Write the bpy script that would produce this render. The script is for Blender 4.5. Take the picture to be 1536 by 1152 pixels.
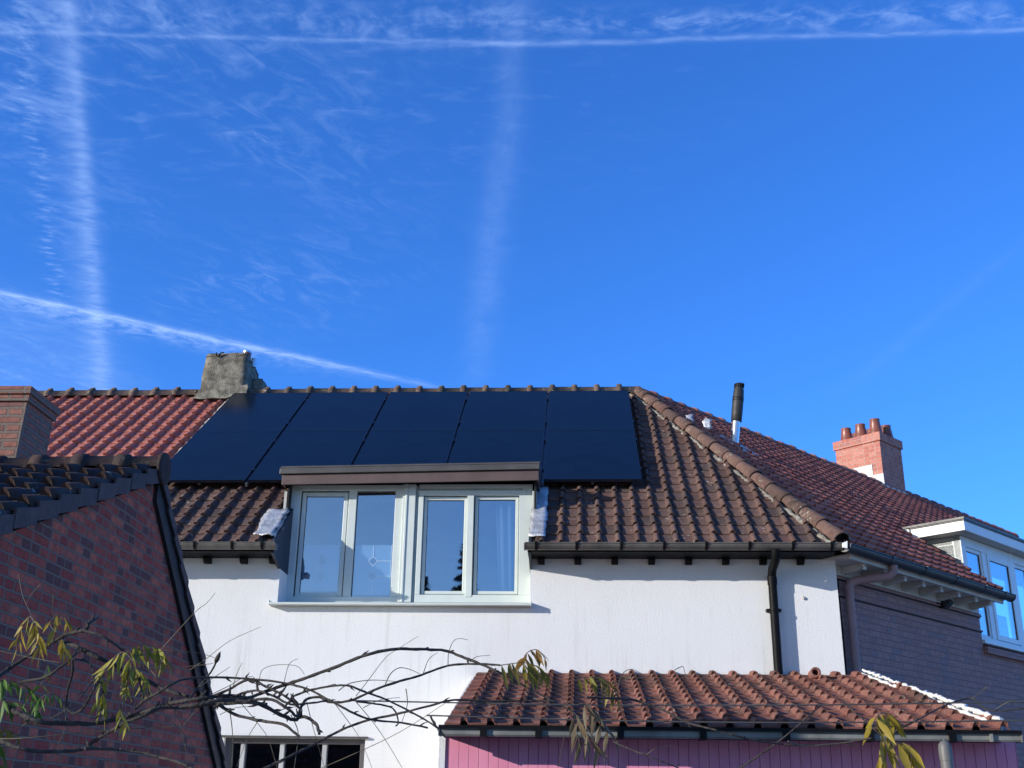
import bpy, bmesh, math, random
from mathutils import Vector, Matrix
from math import sin, cos, tan, pi, radians, sqrt
random.seed(7)
S = bpy.context.scene
for o in list(bpy.data.objects): bpy.data.objects.remove(o)

# ---------------- camera ----------------
cd = bpy.data.cameras.new('camera'); cam = bpy.data.objects.new('camera', cd)
S.collection.objects.link(cam); S.camera = cam
cd.sensor_width = 36.0; cd.lens = 36.0 * 1700 / 1536; cd.clip_start = .05; cd.clip_end = 3000
yaw, pitch, roll = radians(3.45), radians(21.04), radians(.85)
f = Vector((-sin(yaw)*cos(pitch), cos(yaw)*cos(pitch), sin(pitch)))
r = f.cross(Vector((0, 0, 1))).normalized(); u = r.cross(f)
r2 = cos(roll)*r + sin(roll)*u; u2 = -sin(roll)*r + cos(roll)*u
M = Matrix((r2, u2, -f)).transposed().to_4x4(); M.translation = (0, 0, 1.6)
cam.matrix_world = M

# ---------------- sun, exposure ----------------
SUN = Vector((-1.75, -1.0, .56)).normalized()
sl = bpy.data.lights.new('sun', 'SUN'); sl.energy = 4.95; sl.angle = radians(.5); sl.color = (1, .95, .88)
so = bpy.data.objects.new('sun', sl); S.collection.objects.link(so)
so.rotation_euler = SUN.to_track_quat('Z', 'Y').to_euler()
S.view_settings.view_transform = 'Standard'; S.view_settings.look = 'None'
S.view_settings.exposure = 0.0; S.view_settings.gamma = 1
S.render.engine = 'CYCLES'

# ---------------- node helper ----------------
class V:
    """a socket that can be used in arithmetic"""
    def __init__(s, nt, so): s.nt = nt; s.s = so
    def op(s, o, a, b=None, c=None, clamp=False):
        n = s.nt.nodes.new('ShaderNodeMath'); n.operation = o; n.use_clamp = clamp
        for i, x in enumerate((a, b, c)):
            if x is None: continue
            if isinstance(x, V): s.nt.links.new(x.s, n.inputs[i])
            else: n.inputs[i].default_value = x
        return V(s.nt, n.outputs[0])
    def __add__(s, o): return s.op('ADD', s, o)
    def __radd__(s, o): return s.op('ADD', o, s)
    def __sub__(s, o): return s.op('SUBTRACT', s, o)
    def __rsub__(s, o): return s.op('SUBTRACT', o, s)
    def __mul__(s, o): return s.op('MULTIPLY', s, o)
    def __rmul__(s, o): return s.op('MULTIPLY', o, s)
    def __truediv__(s, o): return s.op('DIVIDE', s, o)
    def max(s, o): return s.op('MAXIMUM', s, o)
    def min(s, o): return s.op('MINIMUM', s, o)
    def abs(s): return s.op('ABSOLUTE', s)
    def pow(s, o): return s.op('POWER', s, o)
    def sat(s): return s.op('ADD', s, 0.0, clamp=True)
    def gauss(s): return s.op('EXPONENT', s*s*-1.0)
    def step(s, a, b):   # smoothstep
        n = s.nt.nodes.new('ShaderNodeMapRange'); n.interpolation_type = 'SMOOTHSTEP'
        s.nt.links.new(s.s, n.inputs[0]); n.inputs[1].default_value = a; n.inputs[2].default_value = b
        return V(s.nt, n.outputs[0])
def vec(nt, x, y, z=0.0):
    n = nt.nodes.new('ShaderNodeCombineXYZ')
    for i, a in enumerate((x, y, z)):
        if isinstance(a, V): nt.links.new(a.s, n.inputs[i])
        else: n.inputs[i].default_value = a
    return n.outputs[0]
def noise(nt, v, scale=5., detail=3., rough=.55, dist=0., out=0):
    n = nt.nodes.new('ShaderNodeTexNoise'); n.inputs['Scale'].default_value = scale
    n.inputs['Detail'].default_value = detail; n.inputs['Roughness'].default_value = rough
    n.inputs['Distortion'].default_value = dist
    if v is not None: nt.links.new(v, n.inputs['Vector'])
    return V(nt, n.outputs[out])
def mixc(nt, fac, a, b, mode='MIX'):
    n = nt.nodes.new('ShaderNodeMix'); n.data_type = 'RGBA'; n.blend_type = mode
    if isinstance(fac, V): nt.links.new(fac.s, n.inputs[0])
    else: n.inputs[0].default_value = fac
    for i, x in ((6, a), (7, b)):
        if isinstance(x, (tuple, list)): n.inputs[i].default_value = (*x[:3], 1)
        else: nt.links.new(x, n.inputs[i])
    return n.outputs[2]

# ---------------- world: physical sky plus contrails and thin cirrus on a high cloud layer ----------------
W = bpy.data.worlds.new('World'); S.world = W; W.use_nodes = True
nt = W.node_tree; nt.nodes.clear()
out = nt.nodes.new('ShaderNodeOutputWorld'); bg = nt.nodes.new('ShaderNodeBackground')
nt.links.new(bg.outputs[0], out.inputs[0]); bg.inputs[1].default_value = .13
sky = nt.nodes.new('ShaderNodeTexSky'); sky.sky_type = 'NISHITA'; sky.sun_disc = False
sky.sun_elevation = math.asin(SUN.z); sky.sun_rotation = math.atan2(SUN.x, SUN.y)
sky.altitude = 0; sky.air_density = 1.0; sky.dust_density = .25; sky.ozone_density = 3.0
tc = nt.nodes.new('ShaderNodeTexCoord'); sp = nt.nodes.new('ShaderNodeSeparateXYZ')
nt.links.new(tc.outputs['Generated'], sp.inputs[0])
dx, dy, dz = (V(nt, sp.outputs[i]) for i in range(3))
zc = dz.max(.03); U_, V_ = dx/zc, dy/zc          # position on the cloud layer, unit height
def trail(p, q, a, amp, fl=30., fs=60., side=0., seed=0., wob=.0, lo=.3, hi=.75, fade=(.05, .05)):
    """a vapour trail from p to q: a = half width per unit of distance, fl/fs noise scale along/across"""
    L = sqrt((q[0]-p[0])**2 + (q[1]-p[1])**2); tx, ty = (q[0]-p[0])/L, (q[1]-p[1])/L
    ru, rv = U_ - p[0], V_ - p[1]
    t = ru*tx + rv*ty; s = ru*(-ty) + rv*tx
    if wob: s = s + (noise(nt, vec(nt, t*6., seed, 0.), 1., 2.) - .5)*wob
    w = V_*a
    k = s/w
    prof = k.gauss() if not side else (k.step(-1.15, -.6)*(1 - k.step(.1, side)))
    nn = noise(nt, vec(nt, t*fl, s*fs, seed), 1., 4., .6, .4)
    m = t.step(-fade[0], fade[0])*(1 - t.step(L-fade[1], L+fade[1]))
    return prof*nn.step(lo, hi)*m*amp
tr = [
 trail((-.612, 1.0), (-1.235, 2.70), .0150, .26, 34, 14, seed=1, wob=.012, lo=.15, hi=.85),
 trail((-.598, 1.0), (-1.222, 2.70), .0080, .26, 40, 22, seed=2, wob=.010, lo=.2, hi=.7),
 trail((-.672, 1.0), (-1.10, 2.15), .0095, .34, 58, 26, seed=3, wob=.05, lo=.46, hi=.72, fade=(.1, .2)),
 trail((-.645, 1.0), (-1.15, 2.3), .020, .12, 34, 22, seed=12, wob=.04, lo=.44, hi=.8, fade=(.1, .2)),
 trail((-.03, .9), (-.25, 2.60), .0145, .13, 12, 20, seed=4, wob=.04, lo=.0, hi=.9, fade=(.1, .35)),
 trail((-.10, 1.5), (-.20, 2.2), .019, .06, 30, 20, seed=14, wob=.04, lo=.2, hi=.9, fade=(.3, .3)),
 trail((-1.1, 1.215), (-.05, 1.292), .0042, .24, 20, 60, seed=5, wob=.026, lo=.2, hi=.75, fade=(.05, .10)),
 trail((-.20, 1.290), (1.0, 1.284), .0045, .30, 22, 60, seed=6, wob=.020, lo=.15, hi=.75, fade=(.15, .08)),
 trail((-1.0, 1.20), (-.05, 1.245), .034, .30, 26, 22, seed=7, wob=.05, lo=.40, hi=.8),
 trail((-.1, 1.250), (1.0, 1.253), .020, .36, 24, 34, seed=8, wob=.03, lo=.38, hi=.75, fade=(.2, .1)),
 trail((-1.6, 1.775), (-.42, 2.565), .0072, .66, 16, 60, seed=9, wob=.035, lo=.15, hi=.7, fade=(.1, .34)),
 trail((-1.6, 1.815), (-.66, 2.44), .020, .46, 30, 34, seed=10, wob=.04, lo=.28, hi=.75, fade=(.1, .3)),
 trail((.66, 2.65), (.83, 1.85), .010, .05, 10, 8, seed=11, fade=(.2, .2), lo=.0, hi=.9),
]
# thin rippled cirrus, upper left, and a soft veil low on the left
rot = vec(nt, (U_*.62 + V_*.78)*9., (U_*-.78 + V_*.62)*17., 3.)
c1 = noise(nt, rot, 1., 6., .66, 1.3).step(.42, .85)
cm = noise(nt, vec(nt, U_*2.2, V_*1.8, 7.), 1., 2.).step(.34, .66)
a1 = (U_.step(-1.1, -.75))*(1 - U_.step(-.75, -.12))*(1 - V_.step(1.7, 2.5))
a2 = (1 - U_.step(-1.25, -.95))*V_.step(1.85, 2.3)
a3 = (1 - U_.step(-.6, .5))
tr.append(c1*cm*a1*.50)
tr.append(c1*.22*a2 + a2*.10)
tr.append(noise(nt, vec(nt, U_*14., V_*30., 1.), 1., 4., .6, .5).step(.5, .85)*a3*(1 - V_.step(1.35, 1.9))*.16)
tot = tr[0]
for x in tr[1:]: tot = tot + x
tot = (tot*dz.step(.05, .15)).min(.85)
# the blue of the sky as the photograph's camera rendered it
sd_ = dx*SUN.x + dy*SUN.y + dz*SUN.z          # the sky pales towards the sun and towards the horizon on its side
tcol = mixc(nt, sd_.step(.1, .95), (.47, 1.18, 2.35), (1.0, .98, .95))
tint = mixc(nt, 1.0, sky.outputs[0], tcol, 'MULTIPLY')
cl = mixc(nt, tot, tint, (3.6, 5.4, 9.6))
nt.links.new(cl, bg.inputs[0])

# ---------------- materials ----------------
def mat(name, col=(.5, .5, .5), rough=.7, metal=0., spec=.5):
    m = bpy.data.materials.new(name); m.use_nodes = True
    b = m.node_tree.nodes['Principled BSDF']
    b.inputs['Base Color'].default_value = (*col, 1); b.inputs['Roughness'].default_value = rough
    b.inputs['Metallic'].default_value = metal; b.inputs['Specular IOR Level'].default_value = spec
    return m, m.node_tree, b
def objco(nt):
    n = nt.nodes.new('ShaderNodeTexCoord'); return n.outputs['Object']
def uvco(nt):
    n = nt.nodes.new('ShaderNodeTexCoord'); return n.outputs['UV']
def scaled(nt, v, s):
    n = nt.nodes.new('ShaderNodeMapping'); nt.links.new(v, n.inputs[0])
    n.inputs['Scale'].default_value = s; return n.outputs[0]
def bump(nt, b, h, dist, strength=1.0):
    n = nt.nodes.new('ShaderNodeBump'); n.inputs['Distance'].default_value = dist
    n.inputs['Strength'].default_value = strength
    nt.links.new(h.s, n.inputs['Height']); nt.links.new(n.outputs[0], b.inputs['Normal'])
def lnk(nt, a, b): nt.links.new(a.s if isinstance(a, V) else a, b)
def scale_col(c, k): return tuple(x*k for x in c)

def plain(name, col, rough=.6, metal=0., var=.12, nscale=6., bmp=0., dirt=None, spec=.5):
    m, nt, b = mat(name, col, rough, metal, spec); o = objco(nt)
    n1 = noise(nt, o, nscale, 4.)
    c = mixc(nt, n1.step(.3, .7), scale_col(col, 1-var), scale_col(col, 1+var))
    if dirt:
        n2 = noise(nt, scaled(nt, o, (3, 3, 1.2)), 1.3, 5., .65)
        c = mixc(nt, n2.step(.52, .72)*dirt[1], c, dirt[0])
    lnk(nt, c, b.inputs['Base Color'])
    lnk(nt, noise(nt, o, nscale*3, 3.)*.25 + (rough-.12), b.inputs['Roughness'])
    if bmp: bump(nt, b, noise(nt, o, 60., 3.), bmp)
    return m
def stucco(name, col):
    m, nt, b = mat(name, col, .92, 0, .2); o = objco(nt)
    big = noise(nt, scaled(nt, o, (1, 1, .45)), 1.4, 5., .6)
    c = mixc(nt, big.step(.45, .8)*.35, col, (col[0]*.84, col[1]*.84, col[2]*.80))
    fine = noise(nt, o, 90., 4., .7)
    c = mixc(nt, fine.step(.55, .75)*.25, c, (col[0]*.74, col[1]*.74, col[2]*.74))
    streak = noise(nt, scaled(nt, o, (7, 7, .5)), 1., 3.)
    c = mixc(nt, streak.step(.58, .8)*.22, c, (.42, .40, .36))
    sz = nt.nodes.new('ShaderNodeSeparateXYZ'); g_ = nt.nodes.new('ShaderNodeNewGeometry'); nt.links.new(g_.outputs['Position'], sz.inputs[0]); zz = V(nt, sz.outputs[2])
    drip = noise(nt, scaled(nt, o, (16, 16, .8)), 1., 4., .6)
    c = mixc(nt, drip.step(.5, .75)*(1 - zz.step(3.05, 3.5)).min(zz.step(2.4, 2.9))*.30, c, (.40, .38, .32))
    c = mixc(nt, drip.step(.52, .75)*zz.step(3.3, 3.68)*(1 - zz.step(3.70, 3.72))*.22, c, (.45, .43, .38))
    lnk(nt, c, b.inputs['Base Color'])
    bump(nt, b, noise(nt, o, 120., 3., .6) + noise(nt, o, 55., 3., .6)*.6, .0052, 1.)
    return m
def tile_mat(name, cols, rough=.8, lichen=.5, moss=.3, gloss=.3, lcol=(.42, .40, .33), mcol=(.035, .032, .028)):
    m, nt, b = mat(name, cols[0], rough, 0, gloss); o = objco(nt)
    a = nt.nodes.new('ShaderNodeAttribute'); a.attribute_name = 'rnd'; rn = V(nt, a.outputs['Fac'])
    c = mixc(nt, rn.step(.0, .55), cols[0], cols[1]); c = mixc(nt, rn.step(.6, 1.), c, cols[2])
    n1 = noise(nt, o, 14., 5., .65)
    c = mixc(nt, n1.step(.35, .75)*.55, c, tuple(x*.62 for x in cols[0]))
    n0 = noise(nt, o, 1.1, 4., .6); n2 = noise(nt, o, 9., 6., .7)
    c = mixc(nt, (n0.step(.38, .68)*n2.step(.45, .62)*moss), c, mcol)
    n3 = noise(nt, o, 24., 3., .6); n4 = noise(nt, o, 2.3, 3.)
    c = mixc(nt, (n3.step(.60, .66)*n4.step(.42, .62)*lichen).sat(), c, lcol)
    vo = nt.nodes.new('ShaderNodeTexVoronoi'); vo.inputs['Scale'].default_value = 9.; nt.links.new(o, vo.inputs[0])
    sp_ = V(nt, vo.outputs[0]); 
    c = mixc(nt, (1 - sp_.step(.10, .16))*n4.step(.50, .64)*lichen, c, (.62, .62, .55))
    lnk(nt, c, b.inputs['Base Color'])
    lnk(nt, n1*.3 + (rough-.15), b.inputs['Roughness'])
    bump(nt, b, noise(nt, o, 70., 4., .7), .006, .8)
    return m
def brick_mat(name, c1, c2, mortar, bw=.20, bh=.055, gap=.0055, rough=.88, dark=None, dist=.012, soot=.0, cell=True):
    m, nt, b = mat(name, c1, rough, 0, .25); uv = uvco(nt); o = objco(nt)
    wob = noise(nt, o, 6., 3., .6, out=1)
    mp = nt.nodes.new('ShaderNodeVectorMath'); mp.operation = 'MULTIPLY_ADD'
    nt.links.new(wob.s, mp.inputs[0]); mp.inputs[1].default_value = (.012, .012, 0); nt.links.new(uv, mp.inputs[2])
    br = nt.nodes.new('ShaderNodeTexBrick'); nt.links.new(mp.outputs[0], br.inputs['Vector'])
    br.inputs['Scale'].default_value = 1; br.inputs['Brick Width'].default_value = bw
    br.inputs['Row Height'].default_value = bh; br.inputs['Mortar Size'].default_value = gap
    br.inputs['Mortar Smooth'].default_value = .25; br.inputs['Bias'].default_value = 0
    br.inputs['Color1'].default_value = (0, 0, 0, 1); br.inputs['Color2'].default_value = (1, 1, 1, 1)
    br.inputs['Mortar'].default_value = (.5, .5, .5, 1); br.squash = .55; br.squash_frequency = 2
    k = V(nt, br.outputs['Color']); f_ = V(nt, br.outputs['Fac'])
    c = mixc(nt, k, c1, c2)
    if dark: c = mixc(nt, k.step(.80, .84)*.85, c, dark)
    c = mixc(nt, k.step(.38, .42)*(1 - k.step(.52, .56))*.55, c, (c1[0]*.62, c1[1]*.9, c1[2]*1.15))
    n1 = noise(nt, o, 26., 6., .75)
    c = mixc(nt, n1.step(.42, .68)*.6, c, scale_col(c1, .5))
    big = noise(nt, o, 1.2, 4.)
    if soot: c = mixc(nt, big.step(.45, .7)*soot, c, (.03, .028, .03))
    c = mixc(nt, f_, c, mortar)
    lnk(nt, c, b.inputs['Base Color'])
    bump(nt, b, (1 - f_) + n1*.35, dist, 1.)
    return m

M_WALL = stucco('white_stucco', (.80, .80, .79))
M_TILE = tile_mat('brown_tile', [(.112, .062, .050), (.160, .094, .076), (.088, .060, .053)], .8, .45, .5)
M_TILE_RED = tile_mat('red_tile', [(.46, .15, .105), (.50, .18, .13), (.40, .13, .095)], .5, .12, .10, .4)
M_TILE_WINE = tile_mat('wine_tile', [(.38, .105, .065), (.48, .17, .11), (.29, .08, .055)], .38, .10, .22, .6)
M_TILE_LEAN = tile_mat('terracotta_tile', [(.215, .088, .068), (.28, .125, .098), (.16, .076, .062)], .8, .65, 1.0, .2, mcol=(.05, .042, .036))
M_TILE_OLD = tile_mat('mossy_tile', [(.05, .033, .03), (.075, .045, .04), (.035, .028, .028)], .75, .5, .5, .3, lcol=(.16, .17, .13))
M_RIDGE = tile_mat('weathered_ridge', [(.15, .105, .08), (.20, .14, .11), (.10, .085, .07)], .9, 1.0, .7, .1, lcol=(.34, .33, .27))
M_HIP = tile_mat('hip_tile', [(.175, .095, .078), (.21, .13, .105), (.13, .085, .072)], .88, 1.0, .9, .15, lcol=(.33, .31, .25))
M_BRICK = brick_mat('dark_red_brick', (.40, .062, .046), (.70, .165, .095), (.24, .15, .11), .160, .0478, .0062, dark=(.09, .05, .05), soot=.5, dist=.014)
M_BRICK_OLD = brick_mat('old_brick', (.29, .115, .088), (.32, .15, .115), (.19, .15, .125), .172, .050, .010, soot=.6, dist=.022)
M_BRICK_RED = brick_mat('red_brick', (.50, .175, .135), (.60, .27, .215), (.55, .38, .32), .22, .075, .006)
M_PURPLE = brick_mat('purple_paint', (.38, .20, .178), (.43, .235, .21), (.32, .172, .155), .22, .072, .005, .75, dist=.012)
M_PURPLE_PLAIN = plain('purple_trim', (.36, .20, .18), .6, var=.1)
M_BLACK = plain('black_pvc', (.006, .006, .007), .5, var=.2, spec=.12)
M_GUT2 = plain('pale_grey_pvc', (.19, .19, .17), .5, var=.25, nscale=3, dirt=((.10, .10, .09), .7))
M_GUT = plain('grey_pvc', (.105, .098, .088), .42, var=.3, nscale=4, dirt=((.16, .15, .13), .6))
M_GUT_DARK = plain('anthracite_pvc', (.030, .033, .040), .45, var=.2)
M_FRAME = plain('sage_frame', (.60, .65, .61), .42, var=.03)
M_FRAME_W = plain('white_frame', (.74, .77, .78), .4, var=.03)
M_WHITE = plain('white_board', (.80, .81, .80), .5, var=.03)
M_CREAM = plain('cream_soffit', (.56, .52, .45), .7, var=.08)
M_BROWN = plain('brown_fascia', (.115, .075, .066), .5, var=.15, nscale=3)
M_TRIM = plain('dark_trim', (.085, .078, .074), .45, var=.15)
M_LEAD = plain('lead_sheet', (.58, .59, .60), .38, metal=.35, var=.25, nscale=12, bmp=.01, dirt=((.25, .26, .27), .5))
M_LEAD_DULL = plain('zinc_sheet', (.50, .53, .52), .55, metal=.1, var=.14, nscale=3, dirt=((.36, .37, .35), .6))
M_RENDER = plain('grey_render', (.25, .23, .185), .95, var=.42, nscale=9, bmp=.03, dirt=((.11, .10, .085), .9), spec=.1)
M_MORTAR = plain('mortar', (.52, .49, .45), .95, var=.2, nscale=20, bmp=.02, spec=.1)
M_POT = plain('glazed_pot', (.23, .075, .05), .35, var=.2)
M_STEEL = plain('steel_pipe', (.62, .64, .66), .3, metal=.85, var=.08)
M_RAIL = plain('grey_rail', (.16, .16, .17), .4, metal=.5, var=.1)
M_FLUE = plain('black_flue', (.030, .028, .026), .55, var=.2)
M_PIPE = plain('grey_vent', (.14, .135, .13), .5, var=.15)
M_DARK = plain('dark_room', (.012, .012, .014), .9, var=.1)
M_WOOD_DARK = plain('dark_board', (.016, .013, .013), .7, var=.2)
M_CURT = plain('curtain_cloth', (.30, .40, .46), .9, var=.05)
M_BARK = plain('vine_bark', (.034, .028, .026), .85, var=.45, nscale=25, bmp=.012, dirt=((.12, .11, .10), .35))
M_TWIG = plain('vine_twig', (.115, .095, .06), .7, var=.3, nscale=25)
M_WIRE = plain('galvanised_wire', (.10, .10, .10), .5, metal=.5)

def pink_mat():
    m, nt, b = mat('pink_boards', (.62, .20, .36), .7, 0, .3); o = objco(nt); uv = uvco(nt)
    s = nt.nodes.new('ShaderNodeSeparateXYZ'); nt.links.new(uv, s.inputs[0]); x = V(nt, s.outputs[0])
    g = x.op('FRACT', x*(1/.078)); gr = (g - .5).abs().step(.455, .5)
    n = noise(nt, scaled(nt, o, (3, 3, 1)), 2., 4.)
    c = mixc(nt, n.step(.3, .7), (.70, .24, .36), (.78, .30, .43))
    c = mixc(nt, gr*.3, c, (.40, .12, .20))
    lnk(nt, c, b.inputs['Base Color']); bump(nt, b, 1 - gr, .008)
    return m
M_PINK = pink_mat()
def panel_mat():
    m, nt, b = mat('solar_glass', (.006, .010, .022), .17, 0, .19); o = objco(nt)
    s = nt.nodes.new('ShaderNodeSeparateXYZ'); nt.links.new(o, s.inputs[0]); x = V(nt, s.outputs[0]); y = V(nt, s.outputs[1])
    gy = (x.op('FRACT', y*(1/.0143)) - .5).abs().step(.40, .5)
    gx = (x.op('FRACT', x*(6/1.10)) - .5).abs().step(.485, .5)
    gyy = (x.op('FRACT', y*(12/1.69)+.5) - .5).abs().step(.0, .03)
    n = noise(nt, vec(nt, x.op('FLOOR', x*(6/1.10)), x.op('FLOOR', y*(12/1.69)), 0), 3.7, 0.)
    c = mixc(nt, n, (.002, .005, .012), (.005, .011, .024))
    c = mixc(nt, gy*.5, c, (.016, .028, .055)); c = mixc(nt, (gx.max(1-gyy))*.5, c, (.002, .003, .007))
    lnk(nt, c, b.inputs['Base Color'])
    return m
M_PV = panel_mat()
M_PVF = plain('black_alu', (.006, .009, .018), .28, metal=0., spec=.4)

def glass_mat(name, refl=.55, tint=(.9, .93, .97)):
    """double glazing: bright sky reflection over a see-through pane"""
    m = bpy.data.materials.new(name); m.use_nodes = True; nt = m.node_tree; nt.nodes.clear()
    o = nt.nodes.new('ShaderNodeOutputMaterial'); mx = nt.nodes.new('ShaderNodeMixShader')
    g = nt.nodes.new('ShaderNodeBsdfGlossy'); t = nt.nodes.new('ShaderNodeBsdfTransparent')
    g.inputs['Color'].default_value = (*tint, 1); g.inputs['Roughness'].default_value = .012
    t.inputs['Color'].default_value = (.80, .86, .92, 1); mx.inputs[0].default_value = refl
    bp = nt.nodes.new('ShaderNodeBump'); bp.inputs['Distance'].default_value = .004; bp.inputs['Strength'].default_value = .25
    n = noise(nt, objco(nt), 2.2, 1.); nt.links.new(n.s, bp.inputs['Height']); nt.links.new(bp.outputs[0], g.inputs['Normal'])
    nt.links.new(t.outputs[0], mx.inputs[1]); nt.links.new(g.outputs[0], mx.inputs[2]); nt.links.new(mx.outputs[0], o.inputs[0])
    return m
M_GLASS = glass_mat('coated_glass', .37)
M_GLASS_DARK = glass_mat('plain_glass', .12)
M_FILM = plain('frosted_film', (.62, .78, .86), .8, var=.03)
M_BLUEFILM = plain('blue_film', (.07, .15, .28), .6, var=.05)
M_FILMLINE = plain('film_line', (.97, .99, 1.0), .6, var=.02)

def leaf_mat(name, c1, c2):
    m, nt, b = mat(name, c1, .5, 0, .3); o = objco(nt)
    a = nt.nodes.new('ShaderNodeAttribute'); a.attribute_name = 'rnd'; rn = V(nt, a.outputs['Fac'])
    c = mixc(nt, rn, c1, c2); c = mixc(nt, noise(nt, o, 60., 3.).step(.55, .7)*.5, c, (.10, .055, .02))
    lnk(nt, c, b.inputs['Base Color'])
    tr_ = nt.nodes.new('ShaderNodeBsdfTranslucent'); lnk(nt, c, tr_.inputs[0])
    mx = nt.nodes.new('ShaderNodeMixShader'); mx.inputs[0].default_value = .35
    nt.links.new(b.outputs[0], mx.inputs[1]); nt.links.new(tr_.outputs[0], mx.inputs[2])
    nt.links.new(mx.outputs[0], nt.nodes['Material Output'].inputs[0])
    return m
LEAF = [leaf_mat('yellow_leaf', (.42, .30, .035), (.28, .22, .04)), leaf_mat('lime_leaf', (.34, .30, .04), (.17, .20, .035)),
        leaf_mat('green_leaf', (.075, .17, .025), (.12, .22, .04)), leaf_mat('withered_leaf', (.20, .15, .085), (.11, .085, .055)),
        leaf_mat('russet_leaf', (.30, .15, .03), (.16, .12, .03)), leaf_mat('olive_leaf', (.19, .18, .03), (.27, .20, .04))]

# ---------------- mesh helpers ----------------
class MB:
    def __init__(s): s.v = []; s.f = []; s.r = []; s.m = []; s.mi = 0; s.rnd = .5; s.sm = []
    def add(s, vs, fs, smooth=False):
        k = len(s.v); s.v += [tuple(p) for p in vs]
        for q in fs: s.f.append([k+i for i in q]); s.r.append(s.rnd); s.m.append(s.mi); s.sm.append(smooth)
    def box(s, x0, x1, y0, y1, z0, z1, T=None):
        P = [Vector((x, y, z)) for z in (z0, z1) for y in (y0, y1) for x in (x0, x1)]
        if T: P = [T @ p for p in P]
        s.add(P, [(0, 2, 3, 1), (4, 5, 7, 6), (0, 1, 5, 4), (2, 6, 7, 3), (0, 4, 6, 2), (1, 3, 7, 5)])
    def prism(s, poly, n, d0, d1):
        """polygon (3D points) swept along n from d0 to d1"""
        n = Vector(n); k = len(poly); A = [Vector(p)+n*d0 for p in poly]; B = [Vector(p)+n*d1 for p in poly]
        nn = (Vector(poly[1])-Vector(poly[0])).cross(Vector(poly[2])-Vector(poly[1]))
        fl = nn.dot(n)*(d1-d0) > 0
        fs = [list(range(k-1, -1, -1)), list(range(k, 2*k))] + [(i, (i+1) % k, k+(i+1) % k, k+i) for i in range(k)]
        if not fl: fs = [list(reversed(q)) for q in fs]
        s.add(A+B, fs)
    def tube(s, pts, rad, n=8, caps=True, smooth=True):
        pts = [Vector(p) for p in pts]
        if not hasattr(rad, '__len__'): rad = [rad]*len(pts)
        vs = []; up = None
        for i, p in enumerate(pts):
            t = (pts[min(i+1, len(pts)-1)] - pts[max(i-1, 0)]).normalized()
            if up is None: up = t.orthogonal().normalized()
            a = (up - t*up.dot(t))
            a = a.normalized() if a.length > 1e-4 else t.orthogonal().normalized()
            up = a; b_ = t.cross(a)
            for k in range(n):
                w = 2*pi*k/n; vs.append(p + (a*cos(w)+b_*sin(w))*rad[i])
        fs = []
        for i in range(len(pts)-1):
            for k in range(n): fs.append((i*n+k, i*n+(k+1) % n, (i+1)*n+(k+1) % n, (i+1)*n+k))
        s.add(vs, fs, smooth)
        if caps:
            s.add(vs[:n], [tuple(range(n-1, -1, -1))]); s.add(vs[-n:], [tuple(range(n))])
    def lathe(s, c, prof, n=20, T=None, close=True):
        """prof: (radius, z) pairs about a vertical axis through c"""
        vs = []
        for r_, z_ in prof:
            for k in range(n):
                p = Vector((r_*cos(2*pi*k/n), r_*sin(2*pi*k/n), z_))
                if T: p = T @ p
                vs.append(Vector(c)+p)
        fs = []
        for i in range(len(prof)-1):
            for k in range(n): fs.append((i*n+k, i*n+(k+1) % n, (i+1)*n+(k+1) % n, (i+1)*n+k))
        s.add(vs, fs, True)
        if close:
            s.add(vs[:n], [tuple(range(n-1, -1, -1))]); s.add(vs[-n:], [tuple(range(n))])
    def cut(s, planes):
        """keep what lies on the far side (negative) of every plane (point, outward normal)"""
        bm = bmesh.new(); lay = bm.faces.layers.float.new('r')
        vv = [bm.verts.new(p) for p in s.v]
        for q, r_, m_, sm_ in zip(s.f, s.r, s.m, s.sm):
            try: f_ = bm.faces.new([vv[i] for i in q])
            except ValueError: continue
            f_[lay] = r_; f_.material_index = m_; f_.smooth = sm_
        for co, no in planes:
            bmesh.ops.bisect_plane(bm, geom=bm.verts[:]+bm.edges[:]+bm.faces[:], plane_co=co, plane_no=no, clear_outer=True)
        bm.verts.index_update()
        s.v = [v.co.copy() for v in bm.verts]; s.f = []; s.r = []; s.m = []; s.sm = []
        for f_ in bm.faces: s.f.append([v.index for v in f_.verts]); s.r.append(f_[lay]); s.m.append(f_.material_index); s.sm.append(f_.smooth)
        bm.free(); return s
    def join(s, o):
        k = len(s.v); s.v += o.v; s.f += [[k+i for i in q] for q in o.f]; s.r += o.r; s.m += o.m; s.sm += o.sm; return s

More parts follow.
